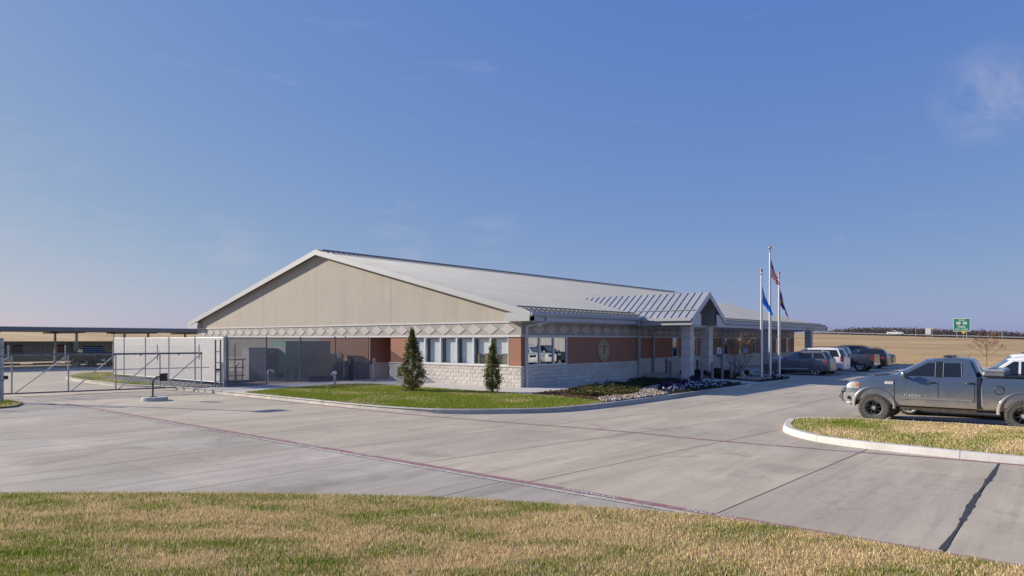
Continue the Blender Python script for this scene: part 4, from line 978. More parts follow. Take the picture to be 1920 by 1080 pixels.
# equipment in the yard
def cabinet(name, label, cat, x0, x1, y0, y1, z1, mat, z0=.13):
    o = thing(name, label, cat, ((x0+x1)/2, (y0+y1)/2, z0)); w, d, h = (x1-x0)/2, (y1-y0)/2, z1-z0
    m = MB(); m.box(-w-.05, w+.05, -d-.05, d+.05, 0, .1); m.build('plinth', M['concrete'], o)
    m = MB(); m.box(-w, w, -d, d, .1, h-.06); m.box(-w-.04, w+.04, -d-.04, d+.04, h-.06, h); m.build('housing', mat, o); return o, w, d, h
g, w, d, h = cabinet('standby_generator', 'tall grey green generator enclosure with teal framed end behind the fence', 'generator', -4.0, -.9, 14.6, 16.2, 2.42, M['teal_dark'])
m = MB(); m.box(-w-.03, -w-.004, -d, -d+.16, .45, h-.06); m.box(-w-.03, -w-.004, d-.16, d, .45, h-.06); m.box(-w-.03, -w-.004, -d+.16, d-.16, h-.3, h-.06); m.box(-w-.03, -w-.004, -d+.16, d-.16, .45, .95); m.build('end_frame', M['teal'], g)
for j in range(9): MB().box(-w-.02, -w-.004, -d+.16, d-.16, .98+j*.12, 1.07+j*.12).build('louvre', M['cab_grey'], g)
for j in range(4): MB().box(-w+.2+j*.72, -w+.8+j*.72, -d-.015, -d-.003, .3, h-.3).build('door_panel', M['teal_dark'], g)
g, w, d, h = cabinet('transformer', 'low dark green transformer box in front of the generator', 'transformer', -3.0, -1.3, 12.7, 13.9, 1.66, M['cab_mid'])
MB().box(-w+.05, -.02, -d-.02, -d-.003, .2, h-.15).build('door_panel', M['cab_mid'], g); MB().box(.02, w-.05, -d-.02, -d-.003, .2, h-.15).build('door_panel', M['cab_mid'], g)
g, w, d, h = cabinet('electrical_cabinet', 'pale grey electrical cabinet left of the generator', 'cabinet', -5.95, -4.9, 15.3, 16.0, 2.05, M['cab_grey'])
MB().box(-w+.06, w-.06, -d-.02, -d-.003, .2, h-.15).build('door_panel', M['cab_grey'], g)
g, w, d, h = cabinet('air_handler', 'dark cabinet with a pale top between grey cabinet and generator', 'cabinet', -4.75, -4.1, 15.4, 16.1, 2.0, M['cab_mid'])
MB().box(-w+.06, w-.06, -d-.02, -d-.003, .5, h-.3).build('grille', M['black'], g)
pr = thing('pipe_rack', 'cluster of upright pipes and conduits on a low frame inside the yard', 'pipe rack', (-7.6, 15.0, .13))
for i, (x, y, hh_) in enumerate(((0, 0, 1.9), (.35, .2, 2.3), (.8, .3, 2.1), (1.1, 0, 1.2), (-.45, .3, 1.2), (.6, -.2, .9))): MB().tube([(x, y, 0), (x, y, hh_), (x+.18, y, hh_+.12)], .035, 8).build('pipe', M['galv'], pr, smooth=40)
for z in (.35, .8, 1.25): MB().tube([(-.6, .1, z), (1.3, .1, z)], .03, 6).build('crossbar', M['cab_grey'], pr)
box('base_frame', M['galv_dark'], pr, -.8, 1.6, -.4, .6, 0, .1)
sg = thing('warning_sign', 'small white warning sign on a thin post inside the yard fence', 'sign', (-1.95, 12.25, .1)); box('sign_plate', M['sign_white'], sg, -.14, .14, -.01, .01, 1.35, 1.75); MB().tube([(0, .02, 0), (0, .02, 1.8)], .018, 6).build('sign_post', M['galv'], sg)
text_obj('sign_lettering', 'WARNING', .05, (0, -.012, 1.66), (1, 0, 0), (0, 0, 1), M['sign_red'], sg, 0)
vc = thing('vent_pipe', 'small white bent valve pipe near the foot of the yard fence', 'valve', (-6.6, 12.2, .13)); MB().tube([(0, 0, 0), (0, 0, .62), (.06, 0, .72), (.3, 0, .74)], .04, 8).build('pipe', M['sign_white'], vc, smooth=40); MB().lathe([(0, .0), (.07, 0), (.07, .12), (0, .12)], 10, (.3, 0, .60)).build('valve_body', M['sign_white'], vc)

# ------------------------------------------------------------------ vehicles (local x forward, z up, origin under the front axle)
def apply_mods(o):
    dg = bpy.context.evaluated_depsgraph_get(); me = bpy.data.meshes.new_from_object(o.evaluated_get(dg)); o.modifiers.clear(); o.data = me
def interp(tab, x):
    """tab: rows (x, a, b, c...) with x descending (nose first)"""
    if x >= tab[0][0]: return tab[0][1:]
    for p, q in zip(tab[:-1], tab[1:]):
        if x >= q[0]:
            u = (p[0]-x)/(p[0]-q[0]) if p[0] != q[0] else 0
            return tuple(a+(b_-a)*u for a, b_ in zip(p[1:], q[1:]))
    return tab[-1][1:]
def section(zb, zt, w):
    H_ = zt-zb
    return [(0, zb), (w-.16, zb), (w-.05, zb+.05), (w-.015, zb+.16*H_), (w, zb+.42*H_), (w+.004, zb+.62*H_), (w-.018, zb+.80*H_), (w-.045, zt-.055), (w-.075, zt-.018), (w-.13, zt), (w*.45, zt+.012), (0, zt+.016)]
def wheel_mesh(Rr, wd, rim, kind, dusty=False):
    """returns list of (name, mesh) with the wheel axis along y, outer face at +y"""
    out = []
    m = MB(); rr = Rr
    prof = [(rim, -wd/2+.02), (rim+.02, -wd/2), (rr-.045, -wd/2-.004), (rr-.012, -wd/2+.03), (rr, -wd/2+.06), (rr, wd/2-.06), (rr-.012, wd/2-.03), (rr-.045, wd/2+.004), (rim+.02, wd/2), (rim, wd/2-.02)]
    m.lathe(prof, 40, axis='y')
    if kind == 'mud':
        for k in range(34):
            for sg in (-1, 1):
                a = 2*PI*(k+(.5 if sg > 0 else 0))/34; c_ = Vector((math.cos(a)*(rr-.004), sg*wd*.30, math.sin(a)*(rr-.004))); rad = Vector((math.cos(a), 0, math.sin(a))); tan = Vector((-math.sin(a), 0, math.cos(a)))
                m.obox(c_, rad, (0, 1, 0), tan, .013, wd*.20, .022)
                c2 = Vector((math.cos(a)*(rr-.05), sg*(wd*.5+.002), math.sin(a)*(rr-.05))); m.obox(c2, rad, (0, 1, 0), tan, .035, .009, .016 if k % 2 else .024)
    out.append(('tyre', m.mesh('tyre', M['rubber_dusty'] if dusty else M['rubber'], 40)))
    m = MB(); y1 = wd/2-.015
    m.lathe([(rim+.004, -wd/2+.03), (rim-.012, -wd/2+.03), (rim-.03, y1-.12), (rim-.02, y1-.03), (rim-.008, y1), (rim+.012, y1+.006), (rim+.016, y1-.005)], 36, axis='y')
    out.append(('rim', m.mesh('rim', M['rim_lip'] if kind == 'mud' else M['alloy'], 40)))
    m = MB(); ns = {'mud': 8, 'five': 5, 'six': 6, 'ten': 10}[kind]
    m.lathe([(0, y1-.03), (.045, y1-.03), (.06, y1-.045), (.075, y1-.075), (.075, y1-.12), (0, y1-.12)], 18, axis='y')
    for k in range(ns):
        a = 2*PI*k/ns; 
        offs = (-.16, .16) if kind in ('five',) else (0,)
        for of in offs:
            rad = Vector((math.cos(a+of*.5), 0, math.sin(a+of*.5))); tan = Vector((-math.sin(a), 0, math.cos(a)))
            p = rad*(.05+rim)/2; w1 = {'mud': .020, 'five': .014, 'six': .026, 'ten': .012}[kind]
            m.obox(Vector((p.x, y1-.052, p.z)), rad, (0, 1, 0), Vector((-rad.z, 0, rad.x)), (rim-.06)/2, .016, w1)
    out.append(('spokes', m.mesh('spokes', M['alloy_dark'] if kind == 'mud' else M['alloy'], 40)))
    m = MB(); m.lathe([(0, -.02), (rim-.035, -.02), (rim-.035, -.05), (0, -.05)], 24, axis='y'); out.append(('brake', m.mesh('brake', M['underbody'])))
    if kind == 'mud':
        m = MB()
        for k in range(8):
            a = 2*PI*(k+.5)/8; m.lathe([(0, .004), (.011, .004), (.011, -.01)], 6, (math.cos(a)*.06, y1-.028, math.sin(a)*.06), 'y')
        m.lathe([(0, .02), (.032, .02), (.038, 0), (.038, -.02)], 14, (0, y1-.03, 0), 'y'); out.append(('hub', m.mesh('hub', M['alloy'])))
    return out
def add_wheels(root, sp):
    ms = wheel_mesh(sp['R'], sp['tw'], sp['rim'], sp.get('wheel', 'five'), sp.get('dusty', False))
    for x in (0, -sp['wb']):
        for sg in (1, -1):
            w = bpy.data.objects.new('wheel', ms[0][1]); link(w, root); w.location = (x, sg*(sp['track']), sp['R']); w.rotation_euler = (0, rnd.random()*0+.2, 0 if sg > 0 else PI)
            for nme, me in ms[1:]:
                c = bpy.data.objects.new(nme, me); link(c, w)
def build_vehicle(name, label, cat, sp, loc, rz, group=None):
    root = thing(name, label, cat, loc, rz, group)
    st = sp['st']; m = MB(); rings = []
    for row in st:
        x, zb, zt, w = row[:4]; sec = section(zb, zt, w)
        ring = [(x, y, z) for y, z in sec]+[(x, -y, z) for y, z in sec[-2:0:-1]]; rings.append(ring)
    n = len(rings[0]); vs = [p for r_ in rings for p in r_]
    fs = [(i*n+k, i*n+(k+1) % n, (i+1)*n+(k+1) % n, (i+1)*n+k) for i in range(len(rings)-1) for k in range(n)]
    fs += [tuple(range(n)), tuple(range((len(rings)-1)*n, len(rings)*n))[::-1]]
    m.add(vs, fs); body = m.build('body', [sp['paint'], sp.get('well', M['underbody'])], root)
    W = max(r_[3] for r_ in st); Ra = sp['arch']; cut = MB()
    for x in (0, -sp['wb']):
        for sg in (-1, 1):
            c_ = [(x+Ra*math.cos(a), sg*(W-.36), sp['archz']+Ra*math.sin(a)) for a in np.linspace(0, 2*PI, 33)[:-1]]
            cut.prism(c_, (0, sg*.6, 0))
    if 'bed' in sp:
        x0, x1, zf = sp['bed']; cut.box(x1, x0, -(W-.13), W-.13, zf, 2.2)
    co = cut.build('cutter', sp['paint']); md = body.modifiers.new('b', 'BOOLEAN'); md.operation = 'DIFFERENCE'; md.object = co; md.solver = 'EXACT'
    apply_mods(body); bpy.data.objects.remove(co)
    me = body.data
    for p in me.polygons:
        c_ = p.center
        for x in (0, -sp['wb']):
            d = math.hypot(c_.x-x, c_.z-sp['archz'])
            if abs(c_.y) < W-.05 and abs(p.normal.y) < .5 and abs(d-Ra) < .03: p.material_index = 1
            if abs(abs(c_.y)-(W-.36)) < .01: p.material_index = 1
        if 'bed' in sp and sp['bed'][1]+.01 < c_.x < sp['bed'][0]-.0 and abs(c_.y) < W-.12 and c_.z > .5: p.material_index = 1
    me.polygons.foreach_set('use_smooth', [True]*len(me.polygons)); me.set_sharp_from_angle(angle=R(33))
    # greenhouse
    cf, cr, wb_, zb_, rf, rr_, wr, zr = sp['cab']; bl = sp.get('bulge', .16); br = sp.get('rbulge', .05)
    def ring(xf, xr, w, z, bf, bb, drop=0):
        a_, b2_ = xf-.10, xr+.05; q = [a_+(b2_-a_)*k_/4 for k_ in (1, 2, 3)]
        P0 = [(a_, w, z), (xf+bf*.35-.03, w*.86, z), (xf+bf*.85, w*.45, z), (xf+bf, 0, z), (xf+bf*.85, -w*.45, z), (xf+bf*.35-.03, -w*.86, z), (a_, -w, z)]
        P0 += [(x_, -w, z) for x_ in q]+[(b2_, -w, z), (xr-bb*.3, -w*.88, z), (xr-bb, 0, z), (xr-bb*.3, w*.88, z), (b2_, w, z)]+[(x_, w, z) for x_ in q[::-1]]
        if drop:
            xm, hf = (a_+b2_)/2-.1, abs(a_-b2_)/2
            P0 = [(x_, y_, z_-drop*min(1.3, abs((x_-xm)/hf)**2.2)) for x_, y_, z_ in P0]
        return P0
    r0 = ring(cf, cr, wb_, zb_, bl, br); dp_ = sp.get('drop', .04); r1 = ring(rf, rr_, wr, zr-.06, bl*.6, br, dp_)
    r1b = ring(rf-.05, rr_+.05, wr-.05, zr-.012, bl*.6, br, dp_); r2 = ring(rf-.16, rr_+.16, wr-.2, zr, bl*.5, br, dp_); n = 18
    m = MB(); m.add(r0+r1+r1b+r2, [(i*n+k, i*n+(k+1) % n, (i+1)*n+(k+1) % n, (i+1)*n+k) for i in range(3) for k in range(n)]+[tuple(range(3*n, 4*n))]); m.build('cabin', sp['paint'], root, smooth=28)
    def lp(k, v, off=0):
        a, b_ = Vector(r0[k]), Vector(r1[k]); return a.lerp(b_, v)
    def patch(nme, ks, v0, v1, mat, e0=.0, e1=.0, off=.008):
        lo = [lp(k, v0) for k in ks]; hi = [lp(k, v1) for k in ks]
        lo[0] = lo[0].lerp(lo[1], e0); hi[0] = hi[0].lerp(hi[1], e1); lo[-1] = lo[-1].lerp(lo[-2], e0); hi[-1] = hi[-1].lerp(hi[-2], e1)
        P_ = lo+hi; c_ = len(ks); mid = sum(P_, Vector())/len(P_); nrm = (lo[1]-lo[0]).cross(hi[0]-lo[0]).normalized()
        if nrm.dot(mid-Vector(((cf+cr)/2, 0, zb_))) < 0: nrm = -nrm
        nrm = Vector((math.copysign(1, mid.x-(cf+cr)/2)*.9, 0, .4)).normalized()
        MB().add([p+nrm*off for p in P_], [(i, i+1, c_+i+1, c_+i) for i in range(c_-1)]).build(nme, mat, root, smooth=40)
    patch('windscreen', [0, 1, 2, 3, 4, 5, 6], .04, .97, sp.get('screen', M['car_glass_clear']), .45, .45)
    patch('rear_window', [10, 11, 12, 13, 14], sp.get('rw0', .12), .92, M['car_glass'], .4, .4)
    zs0, zs1 = sp.get('gz', (.07, .86))
    def side_pt(x, v, sg): return Vector((x, sg*(wb_+(wr-wb_)*v+.006), zb_+(zr-.075-zb_)*v))
    def fx_(v): return (cf-.10)+((rf-.10)-(cf-.10))*v-.11-.04*v
    def rx_(v): return (cr+.05)+((rr_+.05)-(cr+.05))*v+.12
    wins = sp['wins']
    for sg in (1, -1):
        for i, (xa, xb, gm) in enumerate(wins):
            fa = (lambda v: fx_(v)) if xa is None else (lambda v, q=xa: q); fb_ = (lambda v: rx_(v)) if xb is None else (lambda v, q=xb: q)
            pts = []
            for v in (zs0, (zs0+zs1)/2, zs1): pts.append((fa(v), v))
            top = [(x_, v) for x_, v in pts]; bot = [(fb_(v), v) for v in (zs1, (zs0+zs1)/2, zs0)]
            poly = [p for p in top+bot]
            P_ = [side_pt(max(x_, -99), v, sg) for x_, v in poly]
            MB().add(P_, [tuple(range(len(P_)))]).build('side_window', M[gm], root)
    # door seams, handles
    def wall_y(x, z):
        zb2, zt2, w2 = interp([r_[:4] for r_ in st], x); sec = section(zb2, zt2, w2)
        for (ya, za), (yb, zb3) in zip(sec[1:-1], sec[2:]):
            if za <= z <= zb3 and zb3 > za: return ya+(yb-ya)*(z-za)/(zb3-za)
        return w2
    for sg in (1, -1):
        for x, z0, z1 in sp.get('seams', []):
            k = 8; vs = []
            for j in range(k+1):
                z = z0+(z1-z0)*j/k; y = wall_y(x, z)+.0015
                vs += [(x-.010, sg*y, z), (x+.010, sg*y, z)]
            MB().add(vs, [(2*j, 2*j+1, 2*j+3, 2*j+2) for j in range(k)]).build('door_seam', M['black'], root)
        for x, z in sp.get('handles', []):
            y = wall_y(x, z); m = MB(); m.tube([(x+.10, sg*(y+.005), z), (x+.09, sg*(y+.035), z+.003), (x-.09, sg*(y+.035), z+.003), (x-.10, sg*(y+.005), z)], .014, 6); m.build('door_handle', sp.get('handle_mat', sp['paint']), root, smooth=60)
        if 'mirror' in sp:
            x, z = sp['mirror']; y = wb_+.02; m = MB()
            m.prism([(x+.05, sg*y, z-.02), (x-.02, sg*y, z-.02), (x-.02, sg*y, z+.03), (x+.04, sg*y, z+.03)], (0, sg*.14, 0))
            m.lathe([(0, .055), (.055, .05), (.095, .01), (.10, -.04), (.095, -.05), (0, -.05)], 12, (x-.01, sg*(y+.20), z+.07), 'x'); m.build('wing_mirror', sp.get('mirror_mat', sp['paint']), root, smooth=50)
    # lamps
    for sg in (1, -1):
        for key, nme, mat in (('head', 'headlight', 'lamp_clear'), ('tail', 'tail_light', 'lamp_red'), ('amber', 'indicator', 'lamp_amber')):
            if key in sp:
                x0, x1, z0, z1, yin = sp[key]; k = 5; vs = []
                # wraps the corner: a shell following the body side, then across the end
                xe = x0; pts = []
                for j in range(k+1):
                    x = x1+(x0-x1)*j/k; pts.append((x, None))
                o_ = .008; rows = []
                for z in (z0, (z0+z1)/2, z1):
                    rw = [(x, sg*(wall_y(x, z)+o_), z) for x, _ in pts]; ye = wall_y(xe, z); dx_ = o_ if key != 'tail' else -o_
                    rw += [(xe+dx_, sg*(ye+.002), z), (xe+dx_, sg*(ye-yin), z)]; rows.append(rw)
                L_ = len(rows[0]); vs = [p for rw in rows for p in rw]
                MB().add(vs, [(i*L_+j, i*L_+j+1, (i+1)*L_+j+1, (i+1)*L_+j) for i in range(2) for j in range(L_-1)]).build(nme, M[mat], root)
    if 'grille' in sp:
        x, z0, z1, hw = sp['grille']; g = box('grille', M['black'], root, x-.03, x+.015, -hw, hw, z0, z1)
        for j in range(3): box('grille_bar', M['chrome'], g, x+.012, x+.022, -hw+.02, hw-.02, z0+(z1-z0)*(j+.5)/3-.012, z0+(z1-z0)*(j+.5)/3+.012)
    if 'plate' in sp:
        x, z = sp['plate']; box('number_plate', M['plate'], root, x-.012, x, -.16, .16, z-.08, z+.08)
    if 'rbump' in sp:
        x, z0, z1, mt_ = sp['rbump']; m = MB(); w = W-.03
        m.prism([(x+.16, -w, z0), (x-.02, -w*.9, z0), (x-.07, -w*.5, z0), (x-.07, w*.5, z0), (x-.02, w*.9, z0), (x+.16, w, z0)], (0, 0, z1-z0)); m.build('rear_bumper', mt_, root)
    if 'fbump' in sp:
        x, z0, z1, mt_ = sp['fbump']; m = MB(); w = W-.02
        m.prism([(x-.20, -w, z0), (x+.0, -w*.92, z0), (x+.07, -w*.5, z0), (x+.07, w*.5, z0), (x+.0, w*.92, z0), (x-.20, w, z0)], (0, 0, z1-z0)); m.build('front_bumper', mt_, root)
    if 'trim' in sp:
        x0, x1, z0, z1, mt_ = sp['trim']
        for sg in (1, -1):
            k = 6; vs = []
            for j in range(k+1):
                x = x0+(x1-x0)*j/k; y = wall_y(x, (z0+z1)/2)+.004; vs += [(x, sg*y, z0), (x, sg*(y+.012), (z0+z1)/2), (x, sg*y, z1)]
            MB().add(vs, [(3*j+i, 3*j+i+1, 3*j+4+i, 3*j+3+i) for j in range(k) for i in range(2)]).build('side_moulding', mt_, root, smooth=60)
    if sp.get('rack'):
        for sg in (1, -1): MB().tube([(rf-.3, sg*(wr-.12), zr-.01), (rf-.38, sg*(wr-.12), zr+.05), (rr_+.35, sg*(wr-.12), zr+.05), (rr_+.25, sg*(wr-.12), zr-.01)], .02, 6).build('roof_rail', M['black'], root)
        if sp['rack'] > 1:
            for x in (rf-.5, rf-1.4): MB().tube([(x, -(wr-.12), zr+.055), (x, wr-.12, zr+.055)], .018, 6).build('rack_bar', M['black'], root)
    ch = MB(); xw = sp['wb']
    for x in (0, -xw): ch.tube([(x, -sp['track'], sp['R']), (x, sp['track'], sp['R'])], .05, 8)
    ch.box(st[-1][0]+.5, st[0][0]-.4, -W*.55, W*.55, st[3][1]-.02, st[3][1]+.15); ch.build('chassis', sp.get('well', M['underbody']), root)
    for sg in (1, -1):
        if sp.get('flare'):
            for x in (0, -xw):
                vs = []; k = 20; aa = np.linspace(-.12, PI+.12, k+1)
                for a in aa:
                    for rad_, dy in ((Ra-.01, .0), (Ra+.005, .022), (Ra+.045, .022), (Ra+.075, .0)):
                        vs.append((x+rad_*math.cos(a), sg*(W+.002+dy-.012), sp['archz']+rad_*math.sin(a)))
                MB().add(vs, [(i*4+j, i*4+j+1, (i+1)*4+j+1, (i+1)*4+j) for i in range(k) for j in range(3)]).build('wheel_arch', sp.get('flare_mat', sp['paint']), root, smooth=50)
    add_wheels(root, sp)
    root['_w'] = 0; del root['_w']
    return root
def shift(st, dx=0, dz=0, kx=1, kw=1): return [(x*kx+dx, a+dz, b_+dz, w*kw) for x, a, b_, w in st]
# crossover / estate shapes
SUV = dict(st=[(.88, .48, .62, .62), (.86, .36, .80, .76), (.80, .26, .93, .85), (.62, .22, 1.00, .90), (.30, .24, 1.06, .925), (0, .26, 1.10, .93), (-.40, .26, 1.14, .93), (-.62, .26, 1.17, .93), (-1.5, .26, 1.19, .935), (-2.6, .26, 1.21, .935), (-3.2, .28, 1.22, .93), (-3.6, .32, 1.22, .91), (-3.76, .38, 1.18, .86), (-3.82, .46, .95, .80)],
    wb=2.89, R=.365, tw=.24, rim=.275, track=.80, arch=.41, archz=.37, cab=(-.62, -3.70, .90, 1.14, -1.42, -3.38, .70, 1.72), bulge=.22, wins=[(None, -1.64, 'car_glass_clear'), (-1.72, -2.62, 'car_glass'), (-2.69, None, 'car_glass')],
    seams=[(-.60, .34, 1.12), (-1.68, .34, 1.15), (-2.66, .45, 1.17)], handles=[(-1.50, .98), (-2.48, 1.0)], mirror=(-.78, 1.14), head=(.72, .32, .78, .92, .3), tail=(-3.78, -3.42, .86, 1.03, .22), rbump=(-3.84, .34, .62, None), trim=(-.55, -2.5, .42, .47, None), rack=1, wheel='five', flare=1)
def mk(base, **kw):
    d = dict(base); d.update(kw)
    for k in ('rbump', 'fbump', 'trim'):
        if k in d and d[k] is not None and d[k][-1] is None: d[k] = tuple(d[k][:-1])+(d['paint'],)
    return d
FACE_IN = R(90)     # nose towards the building (+Y)
Sgrey = mk(SUV, paint=M['p_grey'], trim=(-.5, -2.45, .42, .47, M['chrome']))
build_vehicle('parked_suv', 'dark grey crossover parked nose-in right of the three flagpoles', 'SUV', Sgrey, (24.65, -4.35, 0), FACE_IN)
BIG = dict(st=[(.92, .55, .72, .70), (.90, .42, .95, .84), (.84, .32, 1.08, .93), (.62, .30, 1.15, .97), (.2, .32, 1.19, .985), (-.3, .34, 1.22, .99), (-.70, .34, 1.26, .99), (-1.6, .34, 1.28, .995), (-2.9, .34, 1.28, .995), (-3.7, .38, 1.28, .985), (-4.1, .44, 1.27, .96), (-4.24, .52, 1.20, .90)],
    wb=2.95, R=.40, tw=.26, rim=.26, track=.84, arch=.46, archz=.42, cab=(-.72, -4.14, .95, 1.22, -1.45, -3.86, .76, 1.92), bulge=.16, wins=[(None, -1.72, 'car_glass'), (-1.80, -2.72, 'car_glass'), (-2.80, None, 'car_glass')],
    seams=[(-.70, .45, 1.2), (-1.76, .45, 1.22), (-2.76, .5, 1.22)], handles=[(-1.58, 1.06), (-2.58, 1.07)], mirror=(-.86, 1.22), head=(.80, .42, .86, 1.06, .34), tail=(-4.22, -4.02, .92, 1.34, .16), rbump=(-4.24, .42, .76, None), fbump=(.86, .40, .72, None), grille=(.93, .82, 1.04, .5), plate=(-4.33, .62), rack=1, wheel='six', flare=1)
Swhite = mk(BIG, paint=M['p_white'])
wsuv = build_vehicle('parked_suv', 'white full size SUV parked between grey crossover and dark pickup', 'SUV', Swhite, (27.4, -4.15, 0), FACE_IN)
PICK = dict(st=[(.92, .62, .80, .72), (.90, .50, 1.02, .86), (.84, .42, 1.16, .95), (.6, .40, 1.22, .99), (.2, .40, 1.25, 1.0), (-.3, .40, 1.28, 1.0), (-.7, .40, 1.30, 1.0), (-2.64, .40, 1.32, 1.005), (-2.66, .42, 1.34, 1.005), (-4.3, .44, 1.35, 1.005), (-4.56, .46, 1.35, 1.0), (-4.66, .52, 1.34, .97)],
    wb=3.68, R=.43, tw=.29, rim=.24, track=.86, arch=.50, archz=.46, cab=(-.74, -2.68, .955, 1.27, -1.42, -2.46, .80, 1.94), bulge=.14, rbulge=.02, wins=[(None, -1.72, 'car_glass'), (-1.80, -2.46, 'car_glass')], bed=(-2.82, -4.60, .82),
    seams=[(-.68, .5, 1.27), (-1.76, .5, 1.28), (-2.66, .5, 1.30)], handles=[(-1.58, 1.12), (-2.46, 1.13)], mirror=(-.88, 1.26), head=(.80, .46, .90, 1.10, .34), tail=(-4.65, -4.48, .88, 1.26, .12), rbump=(-4.70, .54, .72, None), fbump=(.88, .48, .76, None), plate=(-4.78, .62), wheel='six', flare=1)
f150 = build_vehicle('parked_pickup', 'dark lifted pickup parked tail out between white SUV and black car', 'pickup truck', mk(PICK, paint=M['p_dark'], rbump=(-4.70, .54, .72, M['chrome'])), (32.9, -4.55, 0), FACE_IN)
text_obj('bed_decal', 'FX4', .2, (-4.08, 1.008, 1.12), (-1, 0, 0), (0, 0, 1), M['sign_red'], f150, .001)
build_vehicle('parked_suv', 'black car with red tail lamps parked just beyond the dark pickup', 'car', mk(SUV, paint=M['p_black'], wheel='six'), (39.8, -4.9, 0), FACE_IN)
build_vehicle('parked_suv', 'black SUV backed into its bay with amber indicators showing', 'SUV', mk(BIG, paint=M['p_black'], amber=(.83, .60, .93, 1.03, .06)), (46.3, -7.0, 0), -FACE_IN)
# near row, nose towards the building
SED = dict(st=[(.86, .40, .56, .66), (.84, .30, .72, .80), (.76, .22, .80, .87), (.5, .2, .86, .90), (0, .2, .91, .91), (-.5, .2, .95, .91), (-.8, .2, .97, .91), (-1.8, .2, .99, .915), (-2.9, .2, 1.0, .91), (-3.5, .24, 1.0, .89), (-3.8, .32, .97, .84), (-3.88, .42, .80, .78)],
    wb=2.78, R=.34, tw=.22, rim=.24, track=.79, arch=.39, archz=.35, cab=(-.66, -3.30, .87, .94, -1.55, -2.70, .66, 1.45), bulge=.2, wins=[(None, -1.70, 'car_glass'), (-1.77, None, 'car_glass')],
    seams=[(-.62, .3, .93), (-1.73, .3, .95), (-2.66, .4, .96)], handles=[(-1.55, .82), (-2.5, .83)], mirror=(-.85, .95), head=(.70, .34, .60, .74, .3), tail=(-3.84, -3.5, .70, .86, .26), wheel='ten', grille=(.86, .46, .66, .42), flare=1)
build_vehicle('parked_car', 'silver wheeled dark sedan mostly hidden behind the dusty pickup', 'car', mk(SED, paint=M['p_navy']), (.32, -17.05, 0), FACE_IN)
suv2 = build_vehicle('parked_suv', 'white SUV with dark windows standing right behind the dusty pickup', 'SUV', mk(BIG, paint=M['p_white'], rack=0), (3.15, -18.1, 0), FACE_IN)
suv3 = build_vehicle('parked_suv', 'white SUV with black roof rack behind the other white SUV', 'SUV', mk(BIG, paint=M['p_white'], rack=2, cab=(-.72, -4.14, .95, 1.22, -1.45, -3.86, .76, 2.0)), (6.1, -18.0, 0), FACE_IN)
build_vehicle('parked_car', 'distant dark sedan seen between dusty pickup and white SUV', 'car', mk(SED, paint=M['p_grey']), (17.5, -17.6, 0), FACE_IN)
for x, lb in ((25.0, 'white SUV reflected at the left of the corner windows'), (28.0, 'white SUV reflected in the middle of the corner windows')):
    copy_thing(wsuv, lb, (x, -19.6, 0), FACE_IN)
copy_thing(f150, 'dark pickup reflected at the right of the corner windows', (31.2, -20.0, 0), FACE_IN)
# vehicles under the carport
build_vehicle('parked_pickup', 'dark pickup parked under the carport beyond the gate', 'pickup truck', mk(PICK, paint=M['p_dull']), (-2.3, 52.2, 0), FACE_IN)
copy_thing(wsuv, 'white SUV beside the dark pickup under the carport', (.75, 51.6, 0), FACE_IN)
# pickup on the highway
hw = copy_thing(f150, 'small white pickup driving along the highway', (268, 31.0, 4.12), R(-90))
for o in [x for x in bpy.data.objects if x.parent == hw and x.name.split('.')[0] in ('bed_decal',)]: bpy.data.objects.remove(o)
for o in [x for x in bpy.data.objects if x.parent == hw]:
    if o.name.split('.')[0] in ('body', 'cabin', 'wheel_arch', 'rear_bumper', 'front_bumper', 'wing_mirror'):
        o.data = o.data.copy(); o.data.materials[0] = M['p_white']

# the dusty lifted pickup next to the grass island
NW = 1.0
TR = dict(st=[(.86, .66, .84, .66), (.84, .60, 1.02, .80), (.78, .60, 1.17, .90), (.62, .60, 1.26, .96), (.40, .60, 1.32, .985), (.10, .58, 1.37, .995), (-.2, .50, 1.405, 1.0), (-.45, .50, 1.43, 1.0), (-.56, .50, 1.44, 1.0), (-1.2, .50, 1.44, 1.0), (-2.0, .50, 1.44, 1.0), (-2.60, .50, 1.45, 1.0), (-2.63, .50, 1.44, .975), (-2.70, .50, 1.44, .975), (-2.73, .50, 1.46, 1.0), (-3.6, .52, 1.47, 1.0), (-4.4, .56, 1.47, 1.0), (-4.68, .60, 1.47, .99), (-4.78, .66, 1.46, .96)],
    wb=3.66, R=.425, tw=.30, rim=.235, track=.87, arch=.53, archz=.50, cab=(-.50, -2.66, .945, 1.40, -1.30, -2.46, .79, 1.985), bulge=.16, rbulge=.0, gz=(.06, .83), wins=[(None, -1.60, 'car_glass'), (-1.79, -2.25, 'car_glass')], bed=(-2.86, -4.72, .86),
    seams=[(-.56, .52, 1.42), (-1.68, .52, 1.43), (-2.56, .52, 1.43)], handles=[(-1.50, 1.26), (-2.44, 1.27)], handle_mat=M['black'], mirror=(-.80, 1.42), mirror_mat=M['chrome'], head=(.70, .42, 1.00, 1.19, .30), amber=(.50, .40, 1.06, 1.16, .0), tail=(-4.76, -4.62, 1.0, 1.4, .1),
    rbump=(-4.80, .62, .80, M['chrome']), wheel='mud', dusty=True, well=M['underbody_mud'], flare=1, paint=M['p_truck'], screen=M['car_glass_clear'], trim=(-.70, -2.50, .74, .80, M['p_truck']))
TR['wins'] = [(None, -1.60, 'car_glass'), (-1.79, -2.25, 'car_glass')]
tk = build_vehicle('pickup_truck', 'dusty slate blue lifted double cab pickup with mud tyres by the grass island', 'pickup truck', TR, (-2.42, -16.6, 0), FACE_IN)
